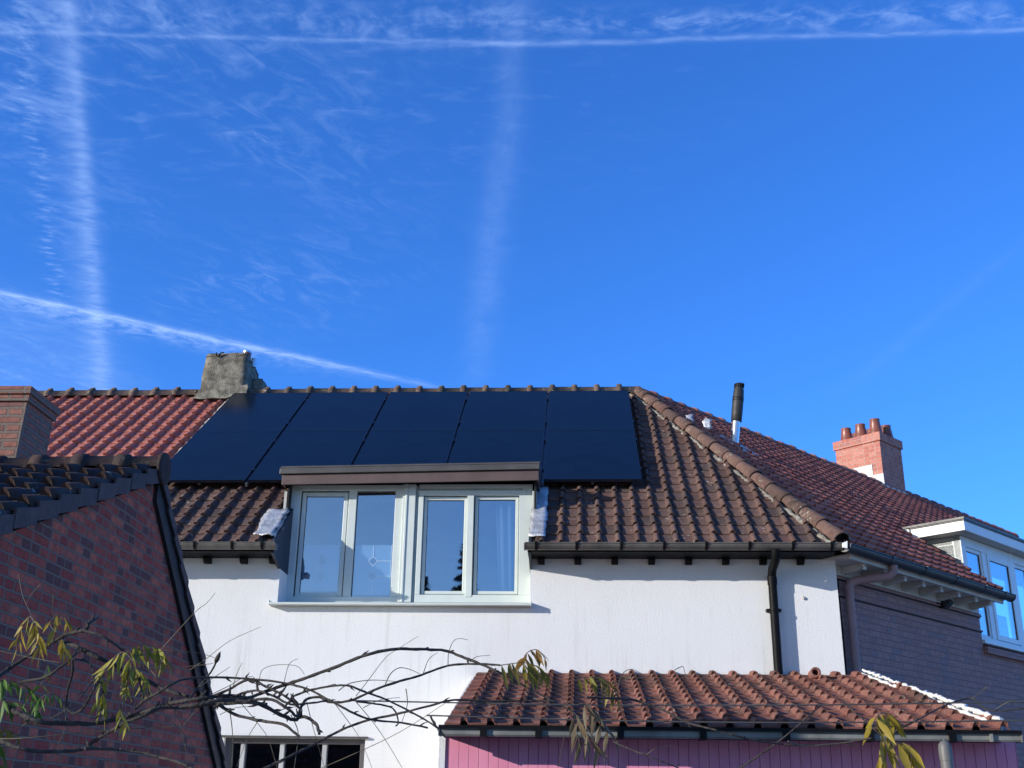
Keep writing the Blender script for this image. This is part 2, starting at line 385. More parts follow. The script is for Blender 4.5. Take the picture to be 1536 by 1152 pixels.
COL = S.collection
ORG = {}
def build(name, mb, mats, parent=None, bevel=0.):
    org = ORG[parent] if parent else Vector((0, 0, 0))
    me = bpy.data.meshes.new(name)
    me.from_pydata([tuple(Vector(p)-org) for p in mb.v], [], mb.f)
    if not isinstance(mats, (list, tuple)): mats = [mats]
    for m in mats: me.materials.append(m)
    me.polygons.foreach_set('material_index', mb.m); me.polygons.foreach_set('use_smooth', mb.sm)
    a = me.attributes.new('rnd', 'FLOAT', 'FACE'); a.data.foreach_set('value', mb.r)
    uv = me.uv_layers.new(name='UVMap').data
    W0 = mb.v
    for p in me.polygons:
        n = p.normal
        if abs(n.z) < .8:
            t = Vector((-n.y, n.x, 0)).normalized()
            for li in p.loop_indices:
                c = Vector(W0[me.loops[li].vertex_index]); uv[li].uv = (c.dot(t), c.z)
        else:
            for li in p.loop_indices:
                c = W0[me.loops[li].vertex_index]; uv[li].uv = (c[0], c[1])
    me.update()
    o = bpy.data.objects.new(name, me); COL.objects.link(o)
    ORG[o] = org
    if parent: o.parent = parent
    if bevel:
        b = o.modifiers.new('bevel', 'BEVEL'); b.width = bevel; b.segments = 2; b.limit_method = 'ANGLE'
    return o
def thing(name, label, cat, loc=(0, 0, 0), group=None):
    o = bpy.data.objects.new(name, None); COL.objects.link(o); o.location = loc; o.empty_display_size = .2
    ORG[o] = Vector(loc); o['label'] = label; o['category'] = cat
    if group: o['group'] = group
    return o
def tag(o, label, cat, group=None):
    o['label'] = label; o['category'] = cat
    if group: o['group'] = group
    return o

def tiles(O, U, Vv, w, g, cells, roll_h=.037, thick=.017, jit=.005, wob=.0, flip=False, tiltk=1.0):
    """interlocking roll tiles: O origin at eave, U across, Vv up the slope; cells = iterable of (col,row)"""
    O, U, Vv = Vector(O), Vector(U).normalized(), Vector(Vv).normalized(); N = U.cross(Vv)
    prof = [(0, .0), (.35, -.001), (.62, .0), (.650, .003), (.662, roll_h*.48), (.71, roll_h*.90), (.795, roll_h*1.08), (.88, roll_h*.90), (.928, roll_h*.48), (.940, .003), (1.0, .0)]
    mb = MB(); n = len(prof)
    for c, r_ in cells:
        mb.rnd = random.random()
        ju, jv, jn = (random.uniform(-jit, jit) for _ in range(3)); rt = random.uniform(-jit, jit)
        vs = []
        for k, (vv, lift) in enumerate(((-.02, thick), (.45*g, thick*.45), (1.06*g, -.004))):
            for i, (pu, ph) in enumerate(prof):
                onr = .655 < pu < .935
                ext = -.016 if (k == 0 and onr) else 0
                uu = c*w + pu*w + ju + rt*vv*3
                hh = ph*((1.10, 1.02, .80)[k] if onr else 1) + lift*(1.0 if onr else .55) + jn*.5 + wob*sin(c*1.7+r_*.9)*.5
                vs.append(O + U*uu + Vv*(r_*g + vv + jv + ext) + N*hh)
        for i, (pu, ph) in enumerate(prof):      # underside lip of the lower edge
            vs.append(O + U*(c*w+pu*w+ju) + Vv*(r_*g - .018 + jv) + N*(ph*.75 - .004 + jn*.5))
        fs = []
        for k in range(2):
            for i in range(n-1): a = k*n+i; fs.append((a, a+1, a+n+1, a+n))
        for i in range(n-1): fs.append((3*n+i, 3*n+i+1, i+1, i))
        mb.add(vs, fs, True)
        for q in range(len(fs)-(n-1), len(fs)): mb.sm[-len(fs)+q] = False
    return mb
def ridge_run(mb, p0, p1, seg, rad, knob=True, collar=True, half=pi*.52, taper=.0, lift=0.):
    """half-round ridge tiles from p0 to p1, each overlapping the next with a raised collar"""
    p0, p1 = Vector(p0), Vector(p1); L = (p1-p0).length; t = (p1-p0)/L
    side = t.cross(Vector((0, 0, 1))).normalized(); up = side.cross(t).normalized()
    k = int(L/seg+.5); sg = L/k; n = 10
    for i in range(k):
        mb.rnd = random.random()
        j1, j2 = random.uniform(-.006, .006), random.uniform(-.006, .006)
        st = [(-.02, rad*(1+taper)+.014), (.055, rad*(1+taper)+.014), (.06, rad*(1+taper)), (sg+.01, rad)] if collar else [(-.03, rad*(1+taper)), (sg+.02, rad*.92)]
        vs = []
        for (s_, r_) in st:
            c = p0 + t*(i*sg+s_) + side*j1 + up*(j2+lift)
            for a in range(n+1):
                w_ = -half + 2*half*a/n; vs.append(c + side*(sin(w_)*r_) + up*(cos(w_)*r_))
        fs = []
        for s_ in range(len(st)-1):
            for a in range(n): q = s_*(n+1)+a; fs.append((q, q+1, q+n+2, q+n+1))
        # thickness at the open end
        c = p0 + t*(i*sg+st[0][0]) + side*j1 + up*(j2+lift)
        b0 = len(vs)
        for a in range(n+1):
            w_ = -half + 2*half*a/n; rr = st[0][1]-.018; vs.append(c + side*(sin(w_)*rr) + up*(cos(w_)*rr))
        for a in range(n): fs.append((a+1, a, b0+a, b0+a+1))
        mb.add(vs, fs, True)
        if knob:
            c = p0 + t*(i*sg+.02) + up*(rad+.008+j2)
            mb.tube([c - t*.035, c - t*.028+up*.010, c + t*.028+up*.013, c + t*.045], [.008, .027, .027, .008], 7)
    return mb
def wall_holes(mb, P, Ud, Nd, us, zs, holes, th):
    """a wall panel from grid lines us, zs with openings; P origin, Ud along, Nd outward, th thickness"""
    P, Ud, Nd = Vector(P), Vector(Ud), Vector(Nd); Z = Vector((0, 0, 1))
    us = sorted(set(us + [h[i] for h in holes for i in (0, 1)])); zs = sorted(set(zs + [h[i] for h in holes for i in (2, 3)]))
    pt = lambda u_, z_, d_: P + Ud*u_ + Z*z_ - Nd*d_
    sgn = Ud.cross(Z).dot(Nd) > 0
    def q(a, b, c, d):
        mb.add([a, b, c, d], [(0, 1, 2, 3) if sgn else (3, 2, 1, 0)])
    def solid(i, j):
        if i < 0 or j < 0 or i >= len(us)-1 or j >= len(zs)-1: return False
        uc, zc_ = (us[i]+us[i+1])/2, (zs[j]+zs[j+1])/2
        return not any(h[0] < uc < h[1] and h[2] < zc_ < h[3] for h in holes)
    for i in range(len(us)-1):
        for j in range(len(zs)-1):
            if not solid(i, j): continue
            a, b, c, d = us[i], us[i+1], zs[j], zs[j+1]
            q(pt(a, c, 0), pt(b, c, 0), pt(b, d, 0), pt(a, d, 0)); q(pt(b, c, th), pt(a, c, th), pt(a, d, th), pt(b, d, th))
            if not solid(i+1, j): q(pt(b, c, 0), pt(b, c, th), pt(b, d, th), pt(b, d, 0))
            if not solid(i-1, j): q(pt(a, c, th), pt(a, c, 0), pt(a, d, 0), pt(a, d, th))
            if not solid(i, j+1): q(pt(a, d, 0), pt(b, d, 0), pt(b, d, th), pt(a, d, th))
            if not solid(i, j-1): q(pt(a, c, th), pt(b, c, th), pt(b, c, 0), pt(a, c, 0))
def half_gutter(mb, p0, p1, out_, rad, lip=.008, t=.004, caps=True):
    """half-round gutter trough from p0 to p1; out_ = outward horizontal direction"""
    p0, p1, out_ = Vector(p0), Vector(p1), Vector(out_).normalized(); up = Vector((0, 0, 1)); n = 14
    ring = []
    for k in range(n+1):
        w_ = pi*k/n; ring.append((cos(w_)*rad, -sin(w_)*rad))
    inner = [(x*(1-t/rad), y*(1-t/rad)) for x, y in ring]
    prof = ring + list(reversed(inner)); m = len(prof)
    vs = [c + out_*x + up*y for c in (p0, p1) for x, y in prof]
    fs = [(i, (i+1) % m, m+(i+1) % m, m+i) for i in range(m)]
    mb.add(vs, fs, True)
    # rolled lip
    mb.tube([p0 + out_*rad + up*.002, p1 + out_*rad + up*.002], lip, 8)
    if caps:
        for c, d_ in ((p0, p0-p1), (p1, p1-p0)):
            d_ = d_.normalized()
            poly = [c + out_*x*1.08 + up*y*1.08 for x, y in ring]
            mb.prism(poly, d_, -.002, .012)
def gutter_clip(mb, c, along, out_, rad, w_=.03, t=.007):
    c, along, out_ = Vector(c), Vector(along).normalized(), Vector(out_).normalized(); up = Vector((0, 0, 1)); n = 12
    R0 = rad+t
    ring = [(cos(pi*k/n), -sin(pi*k/n)) for k in range(n+1)]
    prof = [(x*R0, y*R0) for x, y in ring] + [(x*(rad+.0005), y*(rad+.0005)) for x, y in reversed(ring)]; m = len(prof)
    vs = [c + along*d_ + out_*x + up*y for d_ in (-w_/2, w_/2) for x, y in prof]
    fs = [(i, (i+1) % m, m+(i+1) % m, m+i) for i in range(m)] + [tuple(range(m-1, -1, -1)), tuple(range(m, 2*m))]
    mb.add(vs, fs)
    mb.box(-w_/2, w_/2, 0, .02, -.012, .014, Matrix.Translation(c + out_*(rad-.004)) @ Matrix((along, out_, up)).transposed().to_4x4())
def sheet(mb, P, Ud, Vd, Nd, lu, lv, nu, nv, amp, edge=.01, seed=0, th=.004):
    """a thin crumpled sheet with real thickness"""
    rr = random.Random(seed); P, Ud, Vd, Nd = map(Vector, (P, Ud, Vd, Nd)); top = []
    for j in range(nv+1):
        for i in range(nu+1):
            a, b = i/nu, j/nv
            eu = edge*rr.uniform(-1, 1) if i in (0, nu) else 0; ev = edge*rr.uniform(-1, 1) if j in (0, nv) else 0
            top.append(P + Ud*(a*lu+eu) + Vd*(b*lv+ev) + Nd*(rr.uniform(0, amp)))
    k = len(top); vs = top + [p - Nd*th for p in top]; fs = []; W_ = nu+1
    for j in range(nv):
        for i in range(nu): q = j*W_+i; fs += [(q, q+1, q+W_+1, q+W_), (k+q+W_, k+q+W_+1, k+q+1, k+q)]
    bd = [i for i in range(nu)] + [nu+j*W_ for j in range(nv)] + [nv*W_+i for i in range(nu, 0, -1)] + [j*W_ for j in range(nv, 0, -1)]
    for a, b in zip(bd, bd[1:]+bd[:1]): fs.append((b, a, k+a, k+b))
    mb.add(vs, fs, True)
Z = Vector((0, 0, 1)); X = Vector((1, 0, 0)); Y = Vector((0, 1, 0))

# ---------------- ground ----------------
g = MB(); g.box(-400, 400, -400, 400, -.5, 0)
mg, ngt, bgm = mat('gravel_ground', (.30, .28, .24), .95)
og = objco(ngt); cg = mixc(ngt, noise(ngt, og, 30., 5., .7).step(.3, .7), (.36, .32, .26), (.52, .47, .39))
cg = mixc(ngt, noise(ngt, og, .15, 3.).step(.5, .6), cg, (.16, .17, .08)); lnk(ngt, cg, bgm.inputs['Base Color'])
gr = build('ground', g, mg); gr['kind'] = 'structure'

# ================= WHITE HOUSE =================
PT = radians(38); c38, s38 = cos(PT), sin(PT)
EY, EZ = 11.66, 4.305                      # eave edge of the tiles
AP = Vector((.9, 15.78, 7.524)); E0 = Vector((2.72, EY, EZ))
a_ = radians(43.3); D = Vector((sin(a_), cos(a_), 0)); NR = Vector((cos(a_), -sin(a_), 0))
VM = Vector((0, c38, s38)); NM = Vector((0, -s38, c38))
house = thing('white_house', 'white rendered house with brown roll tile roof and wide dormer window', 'house', (-1.2, 12, 0))
TW, TG = .2007, .2325
hipN = (AP-E0).cross(Z).normalized()                      # horizontal normal of the hip's vertical plane
if hipN.x < 0: hipN = -hipN
XL = -5.10
ox = 1.044 - .82*TW                                       # phase of the rolls
def cols(x0, x1): return range(int(math.floor((x0-ox)/TW))-1, int(math.ceil((x1-ox)/TW))+1)
rows = range(0, 23)
O_ = (ox, EY, EZ)
base = [(E0 + hipN*-.02, hipN), ((XL, 0, 0), (-1, 0, 0)), (Vector((0, AP.y, 0)), (0, 1, 0))]
partA = tiles(O_, X, VM, TW, TG, [(c, r_) for r_ in rows for c in cols(XL, -3.22)]).cut(base[1:] + [((-3.215, 0, 0), (1, 0, 0))])
partB = tiles(O_, X, VM, TW, TG, [(c, r_) for r_ in rows for c in cols(-.5, 2.8)]).cut(base[:1] + base[2:] + [((-.49, 0, 0), (-1, 0, 0))])
partC = tiles(O_, X, VM, TW, TG, [(c, r_) for r_ in range(7, 23) for c in cols(-3.3, -.4)]).cut([((-3.215, 0, 0), (-1, 0, 0)), ((-.49, 0, 0), (1, 0, 0)), (base[2])])
main_tiles = partA.join(partB).join(partC)
# back slope and under-roof boards
ro = MB(); ro.join(main_tiles)
def slab(mb, pts, th=.05): 
    pts = [Vector(p) for p in pts]; n = (pts[1]-pts[0]).cross(pts[2]-pts[1]).normalized()
    if n.z < 0: n = -n
    mb.prism(pts, n, -th-.012, -.012)
ro.mi = 1
slab(ro, [(XL, EY+.03, EZ+.02), (-3.22, EY+.03, EZ+.02), (-3.22, AP.y, AP.z), (XL, AP.y, AP.z)])
slab(ro, [(-.49, EY+.03, EZ+.02), (2.66, EY+.03, EZ+.02), (AP.x, AP.y, AP.z), (-.49, AP.y, AP.z)])
slab(ro, [(-3.22, 12.95, EZ+1.008), (-.49, 12.95, EZ+1.008), (-.49, AP.y, AP.z), (-3.22, AP.y, AP.z)])
ro.mi = 0
bk = tiles((ox, AP.y*2-EY, EZ), -X, Vector((0, -c38, s38)), TW, TG*3, [(-c, r_) for r_ in range(0, 8) for c in cols(-5.0, 2.0)]).cut([(Vector((0, AP.y, 0)), (0, -1, 0)), ((AP.x, 0, 0), (1, 0, 0))])
ro.join(bk)
roof = build('roof', ro, [M_TILE, M_WOOD_DARK], house)
rg = MB(); ridge_run(rg, (XL+.1, AP.y, AP.z-.02), (AP.x+.05, AP.y, AP.z-.02), .334, .115)
build('ridge_tiles', rg, M_RIDGE, roof)
hp = MB(); ridge_run(hp, E0 + Vector((.0, .02, .05)), AP + Vector((0, 0, .03)), .365, .086, knob=False, collar=False, taper=.24, lift=-.004)
build('hip_tiles', hp, M_HIP, roof)
M_OLDMORTAR = plain('old_mortar', (.25, .23, .19), .95, var=.4, nscale=25, bmp=.015)
for sd in (-1, 1):          # ragged mortar bedding under the hip tiles
    hm = MB(); rr = random.Random(3+sd); P = []; RR = []
    for k in range(111):
        P.append(E0.lerp(AP, k/110) + hipN*(sd*(.090+rr.uniform(-.014, .020))) + Z*(-.035+rr.uniform(-.012, .008))); RR.append(rr.uniform(.018, .040))
    hm.tube(P, RR, 7); build('hip_mortar', hm, M_OLDMORTAR, roof)
hm = MB(); q = E0 + (AP-E0).normalized()*.07 + Z*.03; hm.tube([q, q+(AP-E0).normalized()*.05], .086, 14); build('hip_end_shade', hm, M_WOOD_DARK, roof)  # dark disc standing in for the shade inside the open hip end
# walls
wl = MB()
wall_holes(wl, (0, 12, 0), X, -Y, [-5.12, 2.72], [0, 4.25], [(-3.205, -.497, 3.70, 4.3), (-3.63, -2.17, 1.15, 2.352)], .34)
wl.box(2.40, 2.715, 12.34, 16.5, 0, 4.2); wl.box(-5.12, -4.8, 12.34, 19.5, 0, 4.2); wl.box(-5.12, 2.0, 19.3, 19.6, 0, 4.2)
wall = build('wall', wl, M_WALL, house)
# interior shells behind the windows
inn = MB()
for (x0, x1, z0, z1, y0, y1) in ((-3.2, -.5, 3.72, 5.10, 12.42, 14.6), (-3.7, -2.1, 1.0, 2.5, 12.345, 14.)):
    inn.box(x0, x1, y1, y1+.05, z0, z1); inn.box(x0-.05, x0, y0, y1, z0, z1); inn.box(x1, x1+.05, y0, y1, z0, z1)
    inn.box(x0, x1, y0, y1, z0-.05, z0); inn.box(x0, x1, y0, y1, z1, z1+.05)
build('interior', inn, M_DARK, house)
# eaves: soffit, rafter feet, end boards
for x0, x1 in ((XL, -3.205), (-.515, 2.66)):
    so_ = MB(); so_.prism([(x0, 11.655, 4.215), (x0, 11.998, 4.215), (x0, 11.998, 4.24), (x0, 11.685, 4.24), (x0, 11.685, 4.30), (x0, 11.655, 4.30)], (1, 0, 0), 0, x1-x0)
    sf = build('soffit', so_, M_BLACK, house)
for x in [-4.8, -4.4, -4.0, -3.6, -3.28] + [-.38+.39*i for i in range(8)]:
    so_ = MB(); so_.prism([(x-.035, 11.90, 4.214), (x-.035, 11.90, 4.185), (x-.035, 11.94, 4.150), (x-.035, 11.998, 4.150), (x-.035, 11.998, 4.214)], (1, 0, 0), 0, .07); build('rafter_foot', so_, M_BLACK, house)
M_EAVE_SHADE = plain('shaded_board', (.020, .032, .055), .6)  # shade on the eave ends is put into this dark blue colour
for x0, x1 in ((-3.232, -3.2), (-.505, -.478)):
    eb = MB(); eb.prism([(x0, 11.66, 4.20), (x0, 12.0, 4.10), (x0, 12.33, 4.10), (x0, 12.33, EZ+.035+(12.33-EY)*.7813), (x0, 11.66, EZ+.035)], (1, 0, 0), 0, x1-x0)
    build('eave_end_board', eb, M_EAVE_SHADE, house)
# gutters
for (x0, x1, cl) in ((XL, -3.17, [-4.9, -4.46, -4.02, -3.62, -3.3]), (-.535, 2.70, [-.42, .0, .46, .90, 1.33, 1.77, 2.21, 2.6])):
    gm = MB(); half_gutter(gm, (x0, 11.60, 4.282), (x1, 11.60, 4.282), -Y, .062)
    go = build('gutter', gm, M_GUT, house)
    for x in cl:
        cm_ = MB(); gutter_clip(cm_, (x, 11.60, 4.283), X, -Y, .062); build('gutter_clip', cm_, M_BLACK, go)
# downpipe
dp = MB(); dp.tube([(2.035, 11.60, 4.23), (2.035, 11.61, 4.17), (2.035, 11.66, 4.12), (2.035, 11.86, 4.08), (2.035, 11.915, 4.03), (2.035, 11.92, 3.95)], .045, 14)
dp.tube([(2.035, 11.92, 4.0), (2.035, 11.92, 3.02)], .0445, 14); dp.tube([(2.035, 11.92, 4.01), (2.035, 11.92, 3.93)], .050, 14)
dpo = build('downpipe', dp, M_BLACK, house)
dc = MB(); dc.tube([(2.035, 11.92, 3.68), (2.035, 11.92, 3.655)], .052, 14); dc.box(1.96, 2.11, 11.925, 11.999, 3.655, 3.68)
build('pipe_bracket', dc, M_BLACK, dpo)

# ---- dormer ----
FY = 12.32
def tilt(mb):
    mb.v = [(p[0], p[1], p[2] + ((p[0]+1.87)*.0165 if p[2] > 4.9 else 0)) for p in mb.v]; return mb
dm = MB()
dm.box(-3.20, -.50, 12.405, 12.90, 5.10, 5.12)                                       # roof deck
dm.mi = 1; dm.box(-3.32, -.405, 12.08, 13.02, 5.286, 5.304); dm.mi = 0
dm.box(-3.24, -.45, 12.14, 12.95, 5.170, 5.185)                                      # soffit of the overhang
for x0, x1 in ((-3.255, -3.232), (-.470, -.447)):                                    # cheeks
    dm.prism([(x0, 12.20, 4.70), (x0, 12.20, 5.149), (x0, 13.0, 5.149), (x0, 13.0, 5.10)], (1, 0, 0), 0, x1-x0)
dorm = build('dormer', tilt(dm), [M_DARK, M_TRIM], house)
fa = MB(); fa.box(-3.305, -.418, 12.11, 12.135, 5.100, 5.213)
fa.box(-3.305, -3.283, 12.136, 12.9, 5.100, 5.213); fa.box(-.440, -.418, 12.136, 12.9, 5.100, 5.213)
build('fascia', tilt(fa), M_BROWN, dorm, .003)
tm = MB(); tm.box(-3.330, -.408, 12.08, 12.18, 5.219, 5.283); tm.box(-3.330, -3.270, 12.181, 12.95, 5.219, 5.283); tm.box(-.468, -.408, 12.181, 12.95, 5.219, 5.283)
build('roof_trim', tilt(tm), M_TRIM, dorm, .004)
# frame members; y0 = front
fr = MB(); B = lambda mb, x0, x1, z0, z1, y0, y1: mb.box(x0, x1, y0, y1, z0, z1)
yb = 12.40
B(fr, -3.243, -3.125, 3.80, 5.13, FY, yb)          # left jamb
B(fr, -3.125, -1.955, 5.065, 5.13, FY, yb)         # head, left unit
B(fr, -3.125, -1.955, 3.80, 3.862, FY, yb)         # bottom rail
B(fr, -2.575, -2.485, 3.862, 5.065, FY+.008, yb)   # middle post
B(fr, -2.045, -1.955, 3.862, 5.065, FY+.004, yb)
B(fr, -1.9545, -1.81, 3.80, 5.13, FY-.03, yb)      # wide central post
B(fr, -1.925, -1.90, 3.80, 5.13, FY-.042, FY-.03)
B(fr, -1.8095, -1.775, 3.80, 5.13, FY+.03, yb)     # recess joint
B(fr, -1.775, -.49, 5.085, 5.135, FY-.002, yb)     # head, right unit
B(fr, -1.775, -.60, 5.062, 5.085, FY+.03, yb)      # vent slot
B(fr, -1.775, -.56, 5.005, 5.062, FY-.01, yb)
B(fr, -1.775, -.49, 3.80, 3.885, FY-.01, yb)
B(fr, -1.775, -1.72, 3.885, 5.005, FY-.01, yb)
B(fr, -.640, -.49, 3.885, 5.005, FY-.01, yb)
B(fr, -.60, -.5605, 5.062, 5.085, FY-.008, yb)
B(fr, -.56, -.49, 5.005, 5.085, FY-.009, yb)
B(fr, -1.222, -1.150, 3.862, 5.003, FY-.018, yb)   # post between the casements
build('window_frame', fr, M_FRAME, dorm, .004)
sh = lambda x0, x1, z0, z1, w1, w2, w3, y0: [B(mbx, x0, x0+w1, z0, z1, y0, yb-.01), B(mbx, x1-w1, x1, z0, z1, y0, yb-.01), B(mbx, x0+w1, x1-w1, z0, z0+w2, y0, yb-.01), B(mbx, x0+w1, x1-w1, z1-w3, z1, y0, yb-.01)]
def bead(mb, x0, x1, z0, z1, y0, w_=.008):
    B(mb, x0, x0+w_, z0, z1, y0, y0+.03); B(mb, x1-w_, x1, z0, z1, y0, y0+.03); B(mb, x0+w_, x1-w_, z0, z0+w_, y0, y0+.03); B(mb, x0+w_, x1-w_, z1-w_, z1, y0, y0+.03)
panes = [(-3.066, -2.630, 3.905, 5.008), (-2.485, -2.045, 3.862, 5.065), (-1.680, -1.258, 3.928, 4.962), (-1.104, -.682, 3.928, 4.966)]
for (x0, x1, z0, z1) in (panes[0], panes[2], panes[3]):
    mbx = MB(); m1 = .046 if x0 < -3 else .036
    sh(x0-m1+.002, x1+m1-.002, z0-m1+.004, z1+m1-.004, m1, m1, m1, FY+.022)
    build('sash', mbx, M_FRAME, dorm, .005)
for p in panes: gk = MB(); bead(gk, *p, FY+.040, .006); build('glazing_bead', gk, M_BLACK, dorm)
for p in panes:
    pm = MB(); pm.box(p[0]+.002, p[1]-.002, FY+.048, FY+.054, p[2]+.002, p[3]-.002); build('pane', pm, M_GLASS, dorm)
# frosted film with a leaded diamond motif, on the inside of the two left panes
for k, (x0, x1, z0, z1) in enumerate(panes[:2]):
    fm = MB(); zt = 4.45; fm.box(x0+.012, x1-.012, FY+.058, FY+.060, z0+.03, zt)
    fo = build('privacy_film', fm, M_FILM, dorm)
    ln = MB(); cx = (x0+x1)/2 + (0 if k else .005); y0 = FY+.0553; rad = .0042
    def seg(a, b, r_=rad): ln.tube([(a[0], y0, a[1]), (b[0], y0, b[1])], .0050, 6)
    for zc_ in (4.268, 4.098):
        d_ = .052; q = [(cx-d_, zc_), (cx, zc_+d_), (cx+d_, zc_), (cx, zc_-d_)]
        for i in range(4): seg(q[i], q[(i+1) % 4])
        for i in range(4): ln.lathe((q[i][0], y0, q[i][1]), [(.001, -.008), (.009, 0), (.001, .008)], 6)
        if k: seg((cx+d_, zc_), (x1-.02, zc_))
    seg((cx, 4.216), (cx, 4.150))
    if k: seg((cx, 4.32), (cx, zt-.01)); seg((cx, 4.046), (cx, z0+.04))
    seg((x1-.018, zt-.005), (x1-.018, z0+.035))
    build('leaded_motif', ln, M_FILMLINE, dorm)
    for zc_ in (4.268, 4.098):
        dd = MB(); dd.prism([(cx-.045, y0+.0006, zc_), (cx, y0+.0006, zc_-.045), (cx+.045, y0+.0006, zc_), (cx, y0+.0006, zc_+.045)], (0, 1, 0), 0, .001)
        build('film_diamond', dd, M_BLUEFILM, dorm)
# sill
sl_ = MB(); sl_.prism([(-3.262, 11.885, 3.722), (-3.262, 11.885, 3.700), (-3.262, 11.90, 3.694), (-3.262, 12.39, 3.740), (-3.262, 12.39, 3.795), (-3.262, 12.318, 3.79)], (1, 0, 0), 0, 2.772)
sl_.box(-3.272, -3.262, 11.885, 12.0, 3.694, 3.745); sl_.box(-.490, -.480, 11.885, 12.0, 3.694, 3.745)
build('sill', sl_, M_FRAME, dorm, .003)
# flashings beside the dormer
fl = MB()
sheet(fl, Vector((-3.44, EY+.02, EZ+.035)) + NM*.050, X, VM, NM, .225, .70, 5, 12, .026, .022, 5, .010)
sheet(fl, (-3.235, 11.70, 4.40), Vector((0, .79, .62)), Vector((.25, 0, -1)), Vector((1, 0, .2)), .55, .07, 8, 2, .02, .01, 6)
build('lead_flashing', fl, M_LEAD, dorm)
fl = MB()
sheet(fl, Vector((-.50, EY+.02, EZ+.035)) + NM*.048, X, VM, NM, .175, 1.36, 4, 16, .016, .010, 8, .008)
build('lead_flashing', fl, M_LEAD, dorm)
fl = MB(); fl.box(-.492, -.440, 12.255, 12.275, 4.72, 5.04); build('corner_strip', fl, M_LEAD_DULL, dorm, .003)
fl = MB(); fl.box(-3.30, -3.262, 12.26, 12.28, 4.72, 5.04)
build('corner_strip', fl, M_LEAD_DULL, dorm, .003)
fo_ = MB(); rr = random.Random(5)
for k in range(26): fo_.lathe((-3.252+rr.uniform(-.008, .008), 12.255+rr.uniform(-.01, .01), 4.70+k*.0165), [(.004, -.012), (.012+rr.uniform(0, .008), 0), (.004, .012)], 7)
build('mortar_joint', fo_, plain('orange_mortar', (.42, .20, .09), .9, var=.3, nscale=30), dorm)
# curtain hanging inside the right pane
cu = MB(); n_ = 28; vs = []
for zz in (3.90, 4.98):
    for i in range(n_+1):
        q = i/n_; vs.append((-.87+.24*q+(.012 if zz < 4.2 else -.045)*(1-q), FY+.13+.022*sin(q*19), zz))
cu.add(vs, [(i, i+1, n_+2+i, n_+1+i) for i in range(n_)], True)
co = build('curtain', cu, M_CURT); tag(co, 'pale curtain hanging inside the rightmost dormer pane of the white house', 'curtain')
sm_ = co.modifiers.new('thick', 'SOLIDIFY'); sm_.thickness = .003
# lower window
lw = MB()
B(lw, -3.628, -2.172, 2.30, 2.35, 12.05, 12.12); B(lw, -3.628, -3.57, 1.16, 2.30, 12.05, 12.12); B(lw, -2.225, -2.172, 1.16, 2.30, 12.05, 12.12)
B(lw, -3.57, -2.225, 1.16, 1.21, 12.05, 12.12)
lwo = build('lower_window', lw, plain('grey_frame', (.11, .10, .10), .5), house, .003)
lm = MB()
for x in (-3.45, -3.04, -2.60): B(lm, x-.022, x+.022, 1.21, 2.30, 12.07, 12.11)
build('window_bar', lm, plain('dull_bar', (.45, .46, .46), .5), lwo)
lp = MB(); lp.box(-3.57, -2.225, 12.112, 12.117, 1.21, 2.30); build('pane', lp, M_GLASS_DARK, lwo)
ct = MB(); ct.box(-3.66, -2.14, 11.965, 12.0-.002, 2.354, 2.372); build('lintel_trim', ct, M_TRIM, lwo)
# small cable box / pipe stub on the wall
cb = MB(); cb.lathe((2.36, 11.99, 3.805), [(.001, -.02), (.014, -.01), (.014, .01), (.001, .02)], 8); build('wall_hook', cb, M_MORTAR, house)

# grey rendered chimney astride the ridge
ch = MB()
yf, ybk = 15.60, 16.35
ch.add([(-5.63, yf-.02, 7.30), (-4.93, yf-.02, 7.30), (-4.93, ybk, 7.30), (-5.63, ybk, 7.30),
        (-5.60, yf+.02, 8.10), (-4.965, yf+.02, 8.12), (-4.97, ybk-.05, 8.06), (-5.60, ybk-.05, 8.06)],
       [(0, 1, 5, 4), (1, 2, 6, 5), (2, 3, 7, 6), (3, 0, 4, 7), (4, 5, 6, 7)])
ch.add([(-5.57, yf+.06, 8.16), (-5.0, yf+.06, 8.175), (-5.0, ybk-.09, 8.12), (-5.57, ybk-.09, 8.12), (-5.60, yf+.02, 8.10), (-4.965, yf+.02, 8.12), (-4.97, ybk-.05, 8.06), (-5.60, ybk-.05, 8.06)],
       [(0, 1, 2, 3), (4, 5, 1, 0), (5, 6, 2, 1), (6, 7, 3, 2), (7, 4, 0, 3)])
ch.box(-4.95, -4.80, 15.95, 16.45, 7.3, 7.86)
ch.add([(-5.72, yf-.14, 7.36), (-5.25, yf-.14, 7.36), (-4.90, yf-.05, 7.47), (-4.90, yf-.012, 7.62), (-5.63, yf-.012, 7.56), (-5.70, yf-.03, 7.42)], [(0, 1, 2, 3, 4, 5)])
bm_ = bmesh.new(); vv = [bm_.verts.new(p) for p in ch.v]; [bm_.faces.new([vv[i] for i in q]) for q in ch.f]
bmesh.ops.subdivide_edges(bm_, edges=bm_.edges[:], cuts=6, use_grid_fill=True)
rr = random.Random(9)
for v in bm_.verts: v.co += Vector((rr.uniform(-1, 1), rr.uniform(-1, 1), rr.uniform(-1, 1)))*.010
bm_.verts.index_update(); c2 = MB(); c2.add([v.co.copy() for v in bm_.verts], [[v.index for v in f_.verts] for f_ in bm_.faces], True); bm_.free()
chim = build('chimney', c2, M_RENDER, house)
fp = MB(); fp.tube([(-5.04, 15.84, 8.1), (-5.04, 15.84, 8.235)], .062, 14); build('flue_pot', fp, M_POT, chim)
